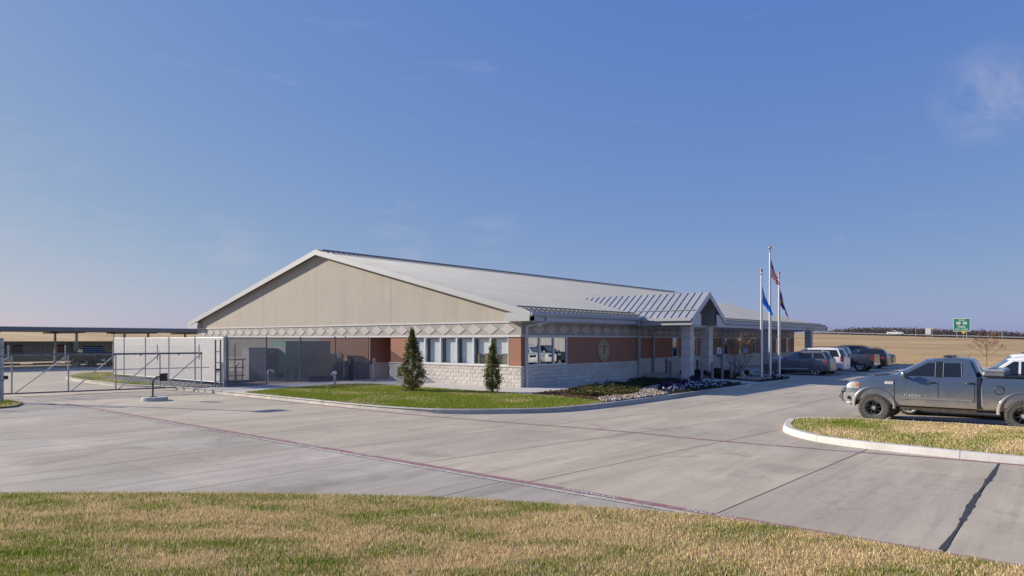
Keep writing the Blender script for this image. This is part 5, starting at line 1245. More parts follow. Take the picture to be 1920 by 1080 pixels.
# front: chrome corner bumper, dark bull bar with winch
for sg in (1, -1):
    m = MB(); m.prism([(.50, sg*.985, .56), (.50, sg*.985, .86), (.80, sg*.93, .86), (.90, sg*.80, .84), (.90, sg*.80, .56), (.76, sg*.93, .50)], (0, -sg*.05, 0))
    m.prism([(.86, sg*.84, .55), (.93, sg*.5, .55), (.93, sg*.5, .86), (.86, sg*.84, .86)], (-.05, 0, 0))
    m.build('front_bumper', M['chrome_dull'], tk)
for sg in (1, -1): MB().lathe([(0, .0), (.055, .0), (.06, -.01)], 14, (.70, sg*.965, .70), 'y').build('fog_light', M['black'], tk)
m = MB(); m.box(.86, 1.02, -.52, .52, .62, .86); m.prism([(.62, -.80, .44), (.98, -.55, .58), (.98, .55, .58), (.62, .80, .44)], (0, 0, .05)); m.prism([(.96, -.5, .5), (1.06, -.5, .64), (1.06, -.5, .84), (.98, -.5, .84)], (0, 1.0, 0))
m.build('winch_mount', M['black'], tk)
MB().tube([(1.04, -.34, .90), (1.04, .34, .90)], .06, 12).build('winch_drum', M['galv'], tk, smooth=50)
for sg in (1, -1):
    MB().tube([(1.02, sg*.42, .72), (1.12, sg*.42, .73), (1.13, sg*.42, .67), (1.04, sg*.42, .66)], .018, 6).build('shackle', M['chrome'], tk)
    MB().tube([(.98, sg*.56, .60), (1.02, sg*.56, .90), (.94, sg*.56, .98)], .03, 8).build('bar', M['galv_dark'], tk)
g = box('grille', M['black'], tk, .78, .875, -.62, .62, .92, 1.18)
for j in range(3): box('grille_bar', M['galv'], g, .87, .89, -.6, .6, .96+j*.075, .985+j*.075)
MB().prism([(.25, -.5, 1.40), (-.30, -.42, 1.455), (-.30, .42, 1.455), (.25, .5, 1.40)], (0, 0, .03)).build('bonnet_bulge', M['p_truck'], tk, smooth=30)
for y in (-.25, .35): MB().tube([(-.36, y, 1.475), (-.50, y+.55*(1 if y < 0 else .6), 1.50)], .008, 5).build('wiper', M['black'], tk)
for sg in (1, -1): box('cab_gap', M['black'], tk, -2.695, -2.635, sg*.90 if sg > 0 else -.982, .982 if sg > 0 else -.90, .56, 1.43)
for sg in (1, -1): MB().tube([(.55, sg*.80, 1.275), (.2, sg*.83, 1.352), (-.2, sg*.85, 1.412), (-.44, sg*.86, 1.444)], .006, 5).build('bonnet_seam', M['black'], tk)
# window surrounds and pillars, second door window divider
for sg in (1, -1):
    def sp_(x, v): return (x, sg*(.945+(.79-.945)*v+.008), 1.40+(1.91-1.40)*v)
    for x in (-1.595, -1.795, -2.25): MB().tube([sp_(x, .05), sp_(x+(.03 if x < -2 else 0), .87)], .008, 5).build('window_seal', M['chrome_dull'], tk)
    MB().add([sp_(-1.61, .03), sp_(-1.78, .03), sp_(-1.78, .9), sp_(-1.61, .9)], [(0, 1, 2, 3)]).build('door_pillar', M['p_black'], tk)
    # wheel arch mud liner edge, door mouldings drawn in chrome grey
    text_obj('door_lettering', 'TUNDRA', .112, (-1.03, sg*1.0075, .845), (-sg*1.0, 0, 0), (0, 0, 1), M['rim_bright'], tk, .002, bold=.002)
    text_obj('door_lettering', 'SR5', .05, (-2.36, sg*.93, 1.52), (-sg*1.0, 0, 0), (0, -sg*.25, 1), M['chrome'], tk, .001)
    pb = box('fender_badge', M['sign_white'], tk, -.52, -.30, sg*.992 if sg > 0 else -1.004, 1.004 if sg > 0 else -.992, 1.17, 1.245)
    text_obj('badge_lettering', '5.7L V8', .05, (-.41, sg*1.006, 1.208), (-sg*1.0, 0, 0), (0, 0, 1), M['sign_red'], pb, .0005)
    MB().lathe([(.115, .008), (.125, .0), (.105, .0), (.115, .008)], 28, (-3.12, sg*1.002, 1.10), 'y').build('fuel_cap_ring', M['black'], tk)
    MB().lathe([(0, .007 if sg > 0 else -.007), (.10, .006 if sg > 0 else -.006), (.105, 0)], 28, (-3.12, sg*1.002, 1.10), 'y').build('fuel_cap', M['p_truck'], tk, smooth=30)
    box('sill_step', M['underbody_mud'], tk, -2.6, -.7, sg*.86 if sg > 0 else -.99, .99 if sg > 0 else -.86, .43, .50)
MB().lathe([(.19, -.02), (.205, 0), (.19, .02), (.175, 0), (.19, -.02)], 20, (-1.05, .42, 1.5), 'x').build('steering_wheel', M['black'], tk, smooth=60)
# toolbox behind the cab, bed rails, aerial and roof marker lights
tb = box('toolbox', M['galv_dark'], tk, -3.22, -2.78, -.93, .93, 1.40, 1.62); MB().prism([(-2.77, -.95, 1.62), (-3.24, -.95, 1.62), (-3.2, -.95, 1.67), (-2.8, -.95, 1.67)], (0, 1.9, 0)).build('toolbox_lid', M['galv'], tb)
for sg in (1, -1): box('bed_rail', M['black'], tk, -4.72, -2.76, sg*.865 if sg > 0 else -.985, .985 if sg > 0 else -.865, 1.474, 1.50)
MB().tube([(-2.35, .5, 1.97), (-2.42, .5, 2.12)], .006, 4).build('aerial', M['black'], tk)
lb = box('light_bar', M['black'], tk, -1.95, -1.75, -.55, .55, 1.985, 2.03)
m = MB(); m.tube([(.0, 0, .42), (-3.66, 0, .42)], .04, 8); m.box(-3.9, -3.4, -.18, .18, .30, .56); m.box(-3.2, .3, -.45, -.37, .46, .58); m.box(-3.2, .3, .37, .45, .46, .58); m.tube([(-1.0, .3, .44), (-3.2, .5, .46), (-4.6, .55, .5)], .035, 8); m.build('driveline', M['underbody'], tk)
for x in (0, -3.66):
    for sg in (1, -1): MB().tube([(x+.14, sg*.62, .45), (x+.06, sg*.60, .98)], .04, 8).build('shock_absorber', M['galv_dark'], tk)

# ------------------------------------------------------------------ carport and metal fence on the far side
cp_ = thing('carport', 'long low dark carport roof on slim posts beyond the gate', 'carport', (0, 0, 0))
m = MB(); sec = [(49.6, 3.28), (49.6, 3.62), (52, 3.70), (56, 3.74), (60, 3.70), (62, 3.62), (62, 3.30)]
m.prism([(-34, y, z) for y, z in sec], (56, 0, 0)); m.build('carport_roof', M['carport'], cp_)
m = MB(); m.prism([(-34, 49.45, 3.26), (-34, 49.45, 3.50), (-34, 49.58, 3.50), (-34, 49.58, 3.26)], (56, 0, 0)); m.build('gutter', M['carport'], cp_)
for k in range(-4, 4):
    x = -3.0+6.5*k
    for y in (52.0, 58.0):
        box('post', M['galv'], cp_, x-.09, x+.09, y-.09, y+.09, 0, 3.3)
        if y == 52.0: MB().lathe([(.32, 0), (.32, .72), (.28, .76), (0, .76)], 16, (x, y, 0)).build('post_footing', M['walk'], cp_, smooth=40)
    box('beam', M['carport'], cp_, x-.08, x+.08, 50, 61.5, 3.12, 3.28)
for x in (-9.0, -4.0, 1.0): box('lamp_housing', M['black'], cp_, x-.35, x+.35, 54.6, 55.0, 3.12, 3.24)
mf = thing('metal_fence', 'ribbed grey green metal panel fence under the carport', 'fence', (0, 62.6, 0))
for k in range(-36, 26):
    x = k*.92; m = MB(); m.box(x, x+.917, 0, .03, .25, 2.28)
    for r_ in (.0, .44): m.box(x+r_, x+r_+.07, -.05, 0, .25, 2.28)
    m.build('metal_panel', M['fence_metal'], mf)
box('top_rail', M['galv'], mf, -33, 24, -.07, .05, 2.28, 2.34); box('bottom_rail', M['galv'], mf, -33, 24, -.05, .03, .2, .26)
box('guard_rail', M['galv'], mf, -33, 24, -.6, -.5, .95, 1.05)
for k in range(-5, 4): box('rail_post', M['galv'], mf, k*6.5-.08, k*6.5+.08, -.5, -.06, 0, 2.2)
mf2 = thing('metal_fence', 'pale ribbed metal fence across the lot mirrored in the corner windows', 'fence', (20, -45, 0))
me_ = None
for k in range(60):
    if me_ is None:
        m = MB(); m.box(0, 1.18, 0, .03, .1, 3.4)
        for r_ in (.0, .6): m.box(r_, r_+.08, 0, .08, .1, 3.4)
        o = m.build('metal_panel', M['slat'], mf2); me_ = o.data
    else: o = bpy.data.objects.new('metal_panel', me_); link(o, mf2)
    o.location = (k*1.2, 0, 0)
for i, x in enumerate((-2.35, 3.2)):
    o = thing('notice_board', ('dark notice plate on the metal fence at the gate side', 'dark reddish notice plate on the metal fence near the pickup')[i], 'sign', (-5.0 if i == 0 else -1.0, 62.5, 1.55))
    box('notice_plate', M['cab_mid'] if i == 0 else M['sign_red'], o, -.35, .35, -.09, -.06, -.35, .35); box('notice_border', M['black'], o, -.4, .4, -.065, -.055, -.4, .4)
ws = None
for i in range(7):
    if ws is None:
        ws = thing('wheel_stop', 'dark wheel stop by the metal fence, leftmost in the row', 'wheel stop', (-12, 60.6, 0), 0, 'wheel stops under the carport')
        MB().prism([(-.9, -.08, 0), (-.9, .08, 0), (-.9, .05, .13), (-.9, -.05, .13)], (1.8, 0, 0)).build('stop_block', M['cab_mid'], ws)
    else: copy_thing(ws, ('dark wheel stop by the metal fence, second in the row', 'dark wheel stop left of the carport pickup', 'dark wheel stop in front of the carport pickup', 'dark wheel stop in front of the carport SUV', 'dark wheel stop right of the carport SUV', 'dark wheel stop at the far end under the carport')[i-1], (-12+2.9*i, 60.6, 0))
bn = thing('park_bench', 'small dark bench on the lawn island beside the slatted fence', 'bench', (-7.7, 28.6, .13), R(90))
box('seat', M['wood_dark'], bn, -.6, .6, -.2, .2, .42, .47)
for x in (-.5, .5): box('leg', M['wood_dark'], bn, x-.04, x+.04, -.17, .17, 0, .42)

# ------------------------------------------------------------------ bollards, pedestals, signs
def bollard(x, y, label, h=1.07, r_=.085, mat='bollard', z=.125, name='bollard', group='bollards round the porch'):
    prof = [(r_, 0), (r_, h-.07), (r_*.92, h-.03), (r_*.6, h-.004), (0, h)]
    o = MB().lathe(prof, 16).build(name, M[mat], None, loc=(x, y, z), smooth=40); return tag(o, label, 'bollard', group)
for x, y, lb in ((16.86, .64, 'bollard standing closest to the recessed building wall'), (12.67, -1.74, 'bollard between downspout and first porch column'), (15.44, -2.29, 'bollard seen between the two porch columns further back'),
                 (11.18, -4.5, 'front bollard between the two porch columns'), (12.05, -4.77, 'front bollard just right of the second porch column'), (13.17, -4.91, 'bollard left of the bare shrub'), (14.56, -4.89, 'bollard in front of the bare shrub stems')):
    bollard(x, y, lb)
bollard(-1.75, 11.35, 'black bollard at the fence end by the gable wall', 1.3, .11, 'bollard_dark', group='bollards by the gable wall')
bollard(-1.48, 9.58, 'grey bollard in front of the recessed gable doorway', 1.33, .085, 'bollard_grey', group='bollards by the gable wall')
kp_ = thing('keypad_pedestal', 'black gooseneck keypad post on a round concrete footing before the gate', 'keypad', (-14.25, 7.85, 0), R(-50.24))
MB().lathe([(.49, 0), (.49, .10), (.46, .145), (0, .15)], 28).build('footing', M['walk'], kp_, smooth=40)
MB().tube([(-.08, 0, .15), (-.08, 0, .72), (-.06, 0, .84), (.0, 0, .93), (.10, 0, .97), (.32, 0, .985)], .035, 10).build('post', M['black'], kp_, smooth=50); box('foot_plate', M['black'], kp_, -.2, .04, -.1, .1, .15, .165)
MB().prism([(.26, -.13, .80), (.47, -.13, .80), (.47, -.13, 1.12), (.26, -.13, 1.10)], (0, .26, 0)).build('keypad_box', M['black'], kp_); MB().prism([(.46, -.15, 1.13), (.24, -.15, 1.105), (.24, -.15, 1.09), (.46, -.15, 1.115)], (0, .30, 0)).build('box_hood', M['cab_mid'], kp_)
hy = thing('fire_department_connection', 'grey standpipe with two capped chrome inlets in the green lawn', 'standpipe', (-5.05, 8.35, .14), R(-50.24))
MB().lathe([(.10, 0), (.10, .03), (.06, .04), (.06, .58), (0, .58)], 14).build('pipe', M['galv'], hy, smooth=40)
MB().lathe([(0, .58), (.09, .58), (.10, .64), (.085, .70), (.03, .74), (0, .74)], 14).build('head', M['chrome'], hy, smooth=50)
for s_ in (-1, 1): MB().tube([(0, 0, .66), (-.11, -.08*s_, .60), (-.17, -.10*s_, .54)], [.045, .05, .055], 10).build('inlet', M['chrome'], hy, smooth=40)
def park_sign(x, y, label, low=True):
    o = thing('parking_sign', label, 'sign', (x, y, .1), R(-60)); MB().tube([(0, .03, 0), (0, .03, 1.9)], .025, 6).build('sign_post', M['galv'], o)
    p = box('sign_plate', M['sign_white'], o, -.16, .16, -.01, .01, 1.38, 1.86)
    m = MB(); m.lathe([(0, 0), (.025, 0), (.025, -.004), (0, -.004)], 10, (0, -.013, 1.72), 'y'); m.box(-.02, .015, -.016, -.013, 1.58, 1.69); m.box(-.02, .06, -.016, -.013, 1.56, 1.585); m.lathe([(.06, 0), (.075, 0), (.075, -.003), (.06, -.003)], 16, (-.005, -.012, 1.53), 'y'); m.build('wheelchair_symbol', M['sign_blue'], p)
    if low: box('lower_plate', M['sign_blue'], o, -.15, .15, -.01, .01, 1.16, 1.34)
park_sign(20.2, -1.75, 'blue and white accessible parking sign behind the second porch column')
park_sign(26.6, -1.2, 'blue and white accessible parking sign behind the bare shrub', False)
for i, (x, lb) in enumerate(((21.4, 'pale concrete wheel stop behind the flowerbed'), (24.6, 'pale concrete wheel stop in front of the grey crossover'))):
    o = MB().prism([(-.9, -.08, 0), (-.9, .08, 0), (-.9, .05, .13), (-.9, -.05, .13)], (1.8, 0, 0)).build('wheel_stop', M['walk'], None, loc=(x, -3.35, 0)); tag(o, lb, 'wheel stop', 'concrete wheel stops by the kerb')
for x in (19.2, 22.1, 24.9-1.9, 26.2, 29.5, 32.2-.9+.05, 35): pass
for k, x in enumerate((20.3, 23.2, 26.1, 29.6, 35.0, 38.0, 41.5, 44.6)): strip('bay_line', [(x, -3.0), (x, -8.3)], .10, .005, M['white_paint'], pave)
for k, x in enumerate((-4.0, -1.1, 1.7, 4.6, 7.5, 10.4, 13.3, 16.2)): strip('bay_line', [(x, -15.9), (x, -21.2)], .10, .005, M['white_paint'], pave)
for i, (x, y, lb) in enumerate(((14.6, -5.6, 'ground floodlight left of the first flagpole'), (15.9, -5.2, 'ground floodlight behind the flagpoles'), (17.3, -5.2, 'ground floodlight near the bay end of the bed'))):
    o = thing('ground_floodlight', lb, 'floodlight', (x, y, .14), R(30*i), 'floodlights round the flagpoles'); box('lamp_body', M['galv'], o, -.14, .14, -.09, .09, .05, .17); box('stand', M['galv'], o, -.03, .03, -.03, .03, 0, .05); box('lens', M['lamp_clear'], o, -.12, .12, -.07, .07, .17, .178)

# ------------------------------------------------------------------ flagpoles and flags
def flagpole(x, y, h, label):
    o = thing('flagpole', label, 'flagpole', (x, y, .13), 0, 'three aluminium flagpoles')
    MB().lathe([(.085, 0), (.08, h*.5), (.05, h-.25)], 14).build('pole', M['pole'], o, smooth=40)
    MB().lathe([(.17, 0), (.17, .03), (.10, .05), (.085, .12)], 16).build('base_collar', M['pole'], o, smooth=40)
    MB().lathe([(.05, h-.30), (.075, h-.28), (.075, h-.14), (.03, h-.12), (.02, h-.08)], 12).build('truck_cap', M['chrome'], o, smooth=40)
    m = MB(); m.lathe([(0, h+.08)]+[(.085*math.sin(a), h-.0+.085*math.cos(a)) for a in np.linspace(.2, 2.9, 9)]+[(0, h-.085)], 14); m.build('ball_finial', M['gold'], o, smooth=60)
    MB().tube([(.09, 0, 1.2), (.075, 0, h-.3)], .006, 4).build('halyard', M['sign_white'], o); MB().tube([(.08, -.02, 1.1), (.12, -.02, 1.2), (.08, -.02, 1.32)], .01, 5).build('cleat', M['galv'], o); return o
flagpole(15.76, -6.33, 6.65, 'shorter flagpole holding the light blue flag')
flagpole(17.25, -6.34, 8.2, 'tallest middle flagpole holding the striped flag')
flagpole(18.53, -6.48, 6.65, 'shorter flagpole holding the purple flag')
def flag(name, label, x, y, ztop, hoist, width, drop, mat, seed, ang_=R(-50)):
    nu, nv = 26, 22; r = np.random.RandomState(seed); ph = r.rand(4)*6; V = []; UV = []
    ca, sa = math.cos(ang_), math.sin(ang_)
    for j in range(nv+1):
        v = j/nv
        for i in range(nu+1):
            u = i/nu; spread = (.12+.88*(1-v)**.8)
            X = .07+width*spread*(u-.10*math.sin(3.2*u*PI+ph[0])*u); Yo = .10*u**.6*math.sin(5.5*u*PI+ph[1]+v*1.6)*(.5+.6*(1-v))+.03*math.sin(9*v+ph[2])
            Z = ztop-(1-v)*hoist-drop*u**1.1*(.75+.25*(1-v))-.02*math.sin(7*u+ph[3])
            V.append((x+ca*X-sa*Yo, y+sa*X+ca*Yo, Z)); UV.append((u, v))
    F_ = [(j*(nu+1)+i, j*(nu+1)+i+1, (j+1)*(nu+1)+i+1, (j+1)*(nu+1)+i) for j in range(nv) for i in range(nu)]
    me = bpy.data.meshes.new(name); me.from_pydata(V, [], F_); uv = me.uv_layers.new(name='UVMap')
    for l in me.loops: uv.data[l.index].uv = UV[l.vertex_index]
    me.materials.append(mat); me.polygons.foreach_set('use_smooth', [True]*len(me.polygons)); o = bpy.data.objects.new(name, me); link(o); return tag(o, label, 'flag', 'flags on the three poles')
def cloth_mat(name):
    t = NT(name); uv = t.N('ShaderNodeUVMap'); sp = t.N('ShaderNodeSeparateXYZ'); t.L(uv.outputs[0], sp.inputs[0]); return t, uv, sp.outputs[0], sp.outputs[1]
def math_(t, op, a, b=None):
    n = t.N('ShaderNodeMath', operation=op)
    for i, v in enumerate((a, b)):
        if v is None: continue
        if isinstance(v, bpy.types.NodeSocket): t.L(v, n.inputs[i])
        else: n.inputs[i].default_value = v
    return n.outputs[0]
def finish_cloth(t, col):
    t.set(Base_Color=col, Roughness=.7); tl = t.N('ShaderNodeBsdfTranslucent'); t.L(col, tl.inputs[0]); mx = t.N('ShaderNodeMixShader'); mx.inputs[0].default_value = .35
    t.L(t.b.outputs[0], mx.inputs[1]); t.L(tl.outputs[0], mx.inputs[2]); t.L(mx.outputs[0], t.out.inputs[0]); return t.m
t, uv, u_, v_ = cloth_mat('stars_and_stripes')
st_ = math_(t, 'GREATER_THAN', math_(t, 'MODULO', math_(t, 'MULTIPLY', v_, 13.0), 2.0), 1.0)
c = t.mix(st_, (.55, .03, .04), (.80, .80, .80)); can = math_(t, 'MULTIPLY', math_(t, 'LESS_THAN', u_, .42), math_(t, 'GREATER_THAN', v_, .46))
fu = math_(t, 'SUBTRACT', math_(t, 'FRACT', math_(t, 'MULTIPLY', u_, 14.0)), .5); fv = math_(t, 'SUBTRACT', math_(t, 'FRACT', math_(t, 'MULTIPLY', v_, 12.0)), .5)
dd = math_(t, 'ADD', math_(t, 'MULTIPLY', fu, fu), math_(t, 'MULTIPLY', fv, fv)); star = math_(t, 'LESS_THAN', dd, .055)
c = t.mix(can, c, t.mix(star, (.03, .045, .18), (.8, .8, .8))); flag('national_flag', 'limp red and white striped flag with starred blue corner on the tallest pole', 17.25, -6.34, 7.62, 1.15, .62, .75, finish_cloth(t, c), 3)
t, uv, u_, v_ = cloth_mat('sky_blue_flag')
du = math_(t, 'SUBTRACT', u_, .5); dv = math_(t, 'SUBTRACT', v_, .5); d2_ = math_(t, 'ADD', math_(t, 'MULTIPLY', du, du), math_(t, 'MULTIPLY', dv, dv))
c = t.mix(math_(t, 'LESS_THAN', d2_, .012), (.05, .30, .80), (.30, .22, .12)); flag('state_flag', 'limp light blue flag on the pole nearest the building', 15.76, -6.33, 5.80, 1.05, .62, .85, finish_cloth(t, c), 5)
t, uv, u_, v_ = cloth_mat('purple_flag')
du = math_(t, 'SUBTRACT', u_, .45); dv = math_(t, 'SUBTRACT', v_, .45); d2_ = math_(t, 'ADD', math_(t, 'MULTIPLY', du, du), math_(t, 'MULTIPLY', dv, dv))
c = t.mix(math_(t, 'LESS_THAN', d2_, .045), (.10, .055, .22), t.mix(math_(t, 'LESS_THAN', d2_, .02), (.75, .50, .05), (.72, .65, .10))); flag('nation_flag', 'limp purple flag with a yellow disc on the pole nearest the cars', 18.53, -6.48, 5.85, 1.1, .58, .95, finish_cloth(t, c), 9)

# ------------------------------------------------------------------ plants
def leaf_cloud(name, P_, size, cols, parent, seed, up=.6):
    r = np.random.RandomState(seed); n = len(P_); s_ = size*(.6+.8*r.rand(n))[:, None]
    d1 = r.randn(n, 3); d1[:, 2] += up; d1 /= np.linalg.norm(d1, axis=1)[:, None]; d2 = r.randn(n, 3); d2 /= np.linalg.norm(d2, axis=1)[:, None]
    V = np.stack([P_-d2*s_*.35, P_+d2*s_*.35, P_+d1*s_], 1); cols = np.array(cols); c = cols[r.randint(0, len(cols), n)]*(.65+.7*r.rand(n))[:, None]
    return np_obj(name, V.reshape(-1, 3), np.arange(n*3).reshape(-1, 3), M['leaf'], np.repeat(c[:, None], 3, 1).reshape(-1, 3), parent=parent, kind=None)
def conifer(x, y, h, rad, label, seed, n):
    n = int(n*.8)
    o = thing('evergreen_shrub', label, 'shrub', (x, y, .14), 0, 'young conical evergreens on the green lawn'); r = np.random.RandomState(seed)
    MB().tube([(0, 0, 0), (.02, 0, h*.5), (0, .02, h*.97)], [.05, .03, .008], 7).build('trunk', M['bark'], o)
    m = MB(); pts = []; nc = 150
    for k in range(nc):
        v = (k+.5)/nc; z = h*(.06+.93*v); prof = rad*(min(1, .45+v*3.2) if v < .18 else (1-((v-.18)/.82)**1.25)*.98+.02)
        a = k*2.39996+r.rand()*.8; rr = prof*(.55+.55*r.rand()) if v < .93 else .03
        if r.rand() < .16: rr *= 1.22
        c_ = np.array([math.cos(a)*rr, math.sin(a)*rr, z+.08*r.randn()]); sz = (.13-.06*v)*(.6+.8*r.rand())
        if k % 3 == 0: m.tube([(0, 0, max(.05, z-.35*rr-.1)), tuple(c_)], [.012, .004], 4, caps=False)
        q = r.randn(int(n/nc), 3)*sz*.55*np.array([1, 1, 1.25]); pts.append(c_+q)
    m.build('branches', M['bark'], o)
    leaf_cloud('foliage', np.concatenate(pts), .065, [(.16, .165, .035), (.22, .20, .05), (.09, .11, .025), (.30, .24, .07), (.04, .055, .015)], o, seed)
    return o
conifer(-5.27, 2.16, 2.78, .55, 'taller wider conical evergreen on the lawn in front of the gable windows', 5, 16000)
conifer(-3.30, -1.02, 2.15, .38, 'smaller narrower conical evergreen near the corner of the building', 8, 10000)
scatter_leaves('mulch', 'ring of mulch under the taller evergreen', [(-5.27+.6*math.cos(a), 2.16+.6*math.sin(a)) for a in np.linspace(0, 2*PI, 12)[:-1]], .15, 900, .06, BR, 53)
def branching(m, p, d, L_, r_, depth, rr, tips, spread=.5, up=.12):
    k = 3; pts = [p]; rad = [r_]
    for i in range(k):
        d = (d+Vector((rr.uniform(-1, 1), rr.uniform(-1, 1), rr.uniform(-.4, .8)))*.16+Vector((0, 0, up*.5))).normalized(); p = p+d*L_/k; pts.append(p); rad.append(r_*(1-.35*(i+1)/k))
    m.tube(pts, rad, 5 if r_ > .008 else 3, caps=False)
    if depth == 0: tips.append(p); return
    for i in range(rr.choice((2, 3, 3)) if depth < 4 else 2):
        ax = Vector((rr.uniform(-1, 1), rr.uniform(-1, 1), rr.uniform(-.5, .5))); nd = (d+ax*spread).normalized(); branching(m, pts[rr.choice((2, 3, 3))], nd, L_*rr.uniform(.6, .85), rad[-1]*.7, depth-1, rr, tips, spread, up)
bs = thing('bare_shrub', 'leafless spreading shrub with tan seed heads behind the bollards', 'shrub', (16.4, -4.6, .14)); rr = random.Random(4); m = MB(); tips = []
for k in range(9):
    a = 2*PI*k/9+rr.random()*.4; branching(m, Vector((0, 0, 0)), Vector((math.cos(a)*.62, math.sin(a)*.62, 1)).normalized(), .95, .024, 4, rr, tips, .42)
m.build('branches', M['bark'], bs); r = np.random.RandomState(3)
P_ = np.array([tuple(p) for p in tips]); P_ = P_[P_[:, 2] > 1.5] if len(P_) else P_
pp = np.repeat(P_, 7, 0)+r.randn(len(P_)*7, 3)*.06
leaf_cloud('dry_leaves', pp, .07, [(.34, .23, .13), (.46, .34, .22), (.24, .15, .08)], bs, 12)
print('bush tips', len(tips), P_[:, 2].min(), P_[:, 2].max(), np.abs(P_[:, :2]).max())
bt = thing('young_tree', 'thin bare young tree at the edge of the tan field', 'tree', (51.2, -14.7, 0)); rr = random.Random(11); m = MB(); tips = []
m.tube([(0, 0, 0), (.03, 0, 1.1), (0, .03, 2.1), (.02, 0, 3.0)], [.05, .04, .025, .006], 6)
for k in range(16):
    z = .8+2.0*k/16; a = k*2.4; branching(m, Vector((0, 0, z)), Vector((math.cos(a), math.sin(a), .45)).normalized(), .70*(1.25-.75*k/16), .022, 2, rr, tips, .55, .05)
m.build('branches', M['twig'], bt); P_ = np.array([tuple(p) for p in tips]); pp = np.repeat(P_, 9, 0)+rs.randn(len(P_)*9, 3)*.07
leaf_cloud('dry_leaves', pp, .08, [(.20, .09, .05), (.26, .13, .07)], bt, 13)
kl = None
for i, (x, y, s_, lb) in enumerate(((8.3, -5.4, 1.0, 'largest purple ornamental kale near the flowerbed end'), (3.0, -6.3, .8, 'purple ornamental kale at the rock edge of the flowerbed'), (4.0, -6.0, .75, 'purple ornamental kale in the middle of the flowerbed back row'), (5.4, -5.8, .8, 'purple ornamental kale behind the white pansies'), (6.6, -5.6, .7, 'small purple ornamental kale left of the largest one'))):
    if kl is None:
        kl = thing('ornamental_kale', lb, 'plant', (x, y, .14), 0, 'purple ornamental kale plants'); P_ = rs.randn(900, 3)*np.array([.14, .14, .09])+np.array([0, 0, .22])
        leaf_cloud('leaf_rosette', P_, .08, [(.07, .02, .09), (.12, .035, .13), (.05, .02, .05)], kl, 14)
    else:
        o = copy_thing(kl, lb, (x, y, .14), rnd.random()*6); o.scale = (s_, s_, s_)
gs = thing('ball_shrub', 'small round yellow green shrub beside the bare shrub', 'shrub', (17.9, -4.6, .14)); P_ = rs.randn(1500, 3); P_ = P_/np.linalg.norm(P_, axis=1)[:, None]*.17*(.7+.35*rs.rand(1500, 1))+np.array([0, 0, .2]); leaf_cloud('foliage', P_, .05, [(.08, .12, .03), (.16, .20, .05)], gs, 15)

# ------------------------------------------------------------------ highway, signs and far trees
ys_ = np.linspace(-220, 330, 111)
def ribbon(name, x0, x1, dz, mat, label=None, kind='structure', ya=None):
    yy = ys_; z0 = np.clip(2.85+.034*yy, -1.5, 6.0); V = np.concatenate([np.stack([np.full_like(yy, x0), yy, z0+dz], -1), np.stack([np.full_like(yy, x1), yy, z0+dz], -1)]); n = len(yy)
    o = np_obj(name, V, np.array([(i, n+i, n+i+1, i+1) for i in range(n-1)]), mat, kind=kind)
    if label: o['label'] = label
    return o
ribbon('highway', 263, 277, .16, M['asphalt'], 'grey highway on top of the embankment')
ribbon('highway_shoulder', 260.5, 263, .15, M['walk'], 'pale gravel shoulder of the highway'); 
gr = thing('guard_rail', 'thin steel guard rail along the far edge of the highway', 'guard rail', (0, 0, 0)); m = MB()
for a, b_ in zip(ys_[:-1], ys_[1:]):
    za, zb = 2.85+.034*a, 2.85+.034*b_
    if -180 < a < 92: m.add([(278.5, a, za+.55), (278.5, b_, zb+.55), (278.5, b_, zb+.85), (278.5, a, za+.85), (278.6, a, za+.55), (278.6, b_, zb+.55), (278.6, b_, zb+.85), (278.6, a, za+.85)], [(0, 1, 2, 3), (4, 7, 6, 5), (3, 2, 6, 7)])
m.build('rail', M['galv'], gr)
def facing(x, y): return math.atan2(y-CY, x-CX)-PI/2
def far_sign(x, y, z, w, h, legs, mat, label, name='road_sign', border=True, lip=None):
    o = thing(name, label, 'sign', (x, y, z), facing(x, y)); p = box('sign_panel', M['sign_white'] if border else mat, o, -w/2, w/2, -.05, .05, legs, legs+h)
    if border: box('sign_face', mat, p, -w/2+.18, w/2-.18, -.07, -.05, legs+.18, legs+h-.18)
    for sx in ((-w*.28, w*.28) if w > 1.2 else (0,)): box('sign_leg', M['galv'], o, sx-.12 if w > 1.2 else sx-.04, sx+.12 if w > 1.2 else sx+.04, .05, .2, -.4, legs+h*.4)
    return o
gsn = far_sign(257, 10.3, 3.1, 5.0, 4.6, 2.3, M['sign_green'], 'green highway exit sign on two legs beside the road')
for s_, z, sz in (('South', 6.25, .72), ('Dallas', 3.95, .95), ('EXIT 1/2 MILE', 3.0, .62)): text_obj('sign_lettering', s_, sz, (0, -.08, z), (1, 0, 0), (0, 0, 1), M['sign_white'], gsn, .005, bold=.02)
for sx, s_ in ((-.95, '69'), (.95, '75')):
    q = MB(); q.prism([(sx-.5, -.075, 4.75), (sx+.5, -.075, 4.75), (sx+.62, -.075, 5.0), (sx+.55, -.075, 5.3), (sx+.6, -.075, 5.65), (sx-.6, -.075, 5.65), (sx-.55, -.075, 5.3), (sx-.62, -.075, 5.0)], (0, -.015, 0)); q = q.build('route_shield', M['sign_white'], gsn); text_obj('shield_number', s_, .62, (sx, -.095, 5.2), (1, 0, 0), (0, 0, 1), M['black'], q, .003)
wsn = far_sign(257, 20.4, 3.45, 1.7, 2.1, 1.0, M['sign_white'], 'plain white back of a road sign on two short legs', border=False)
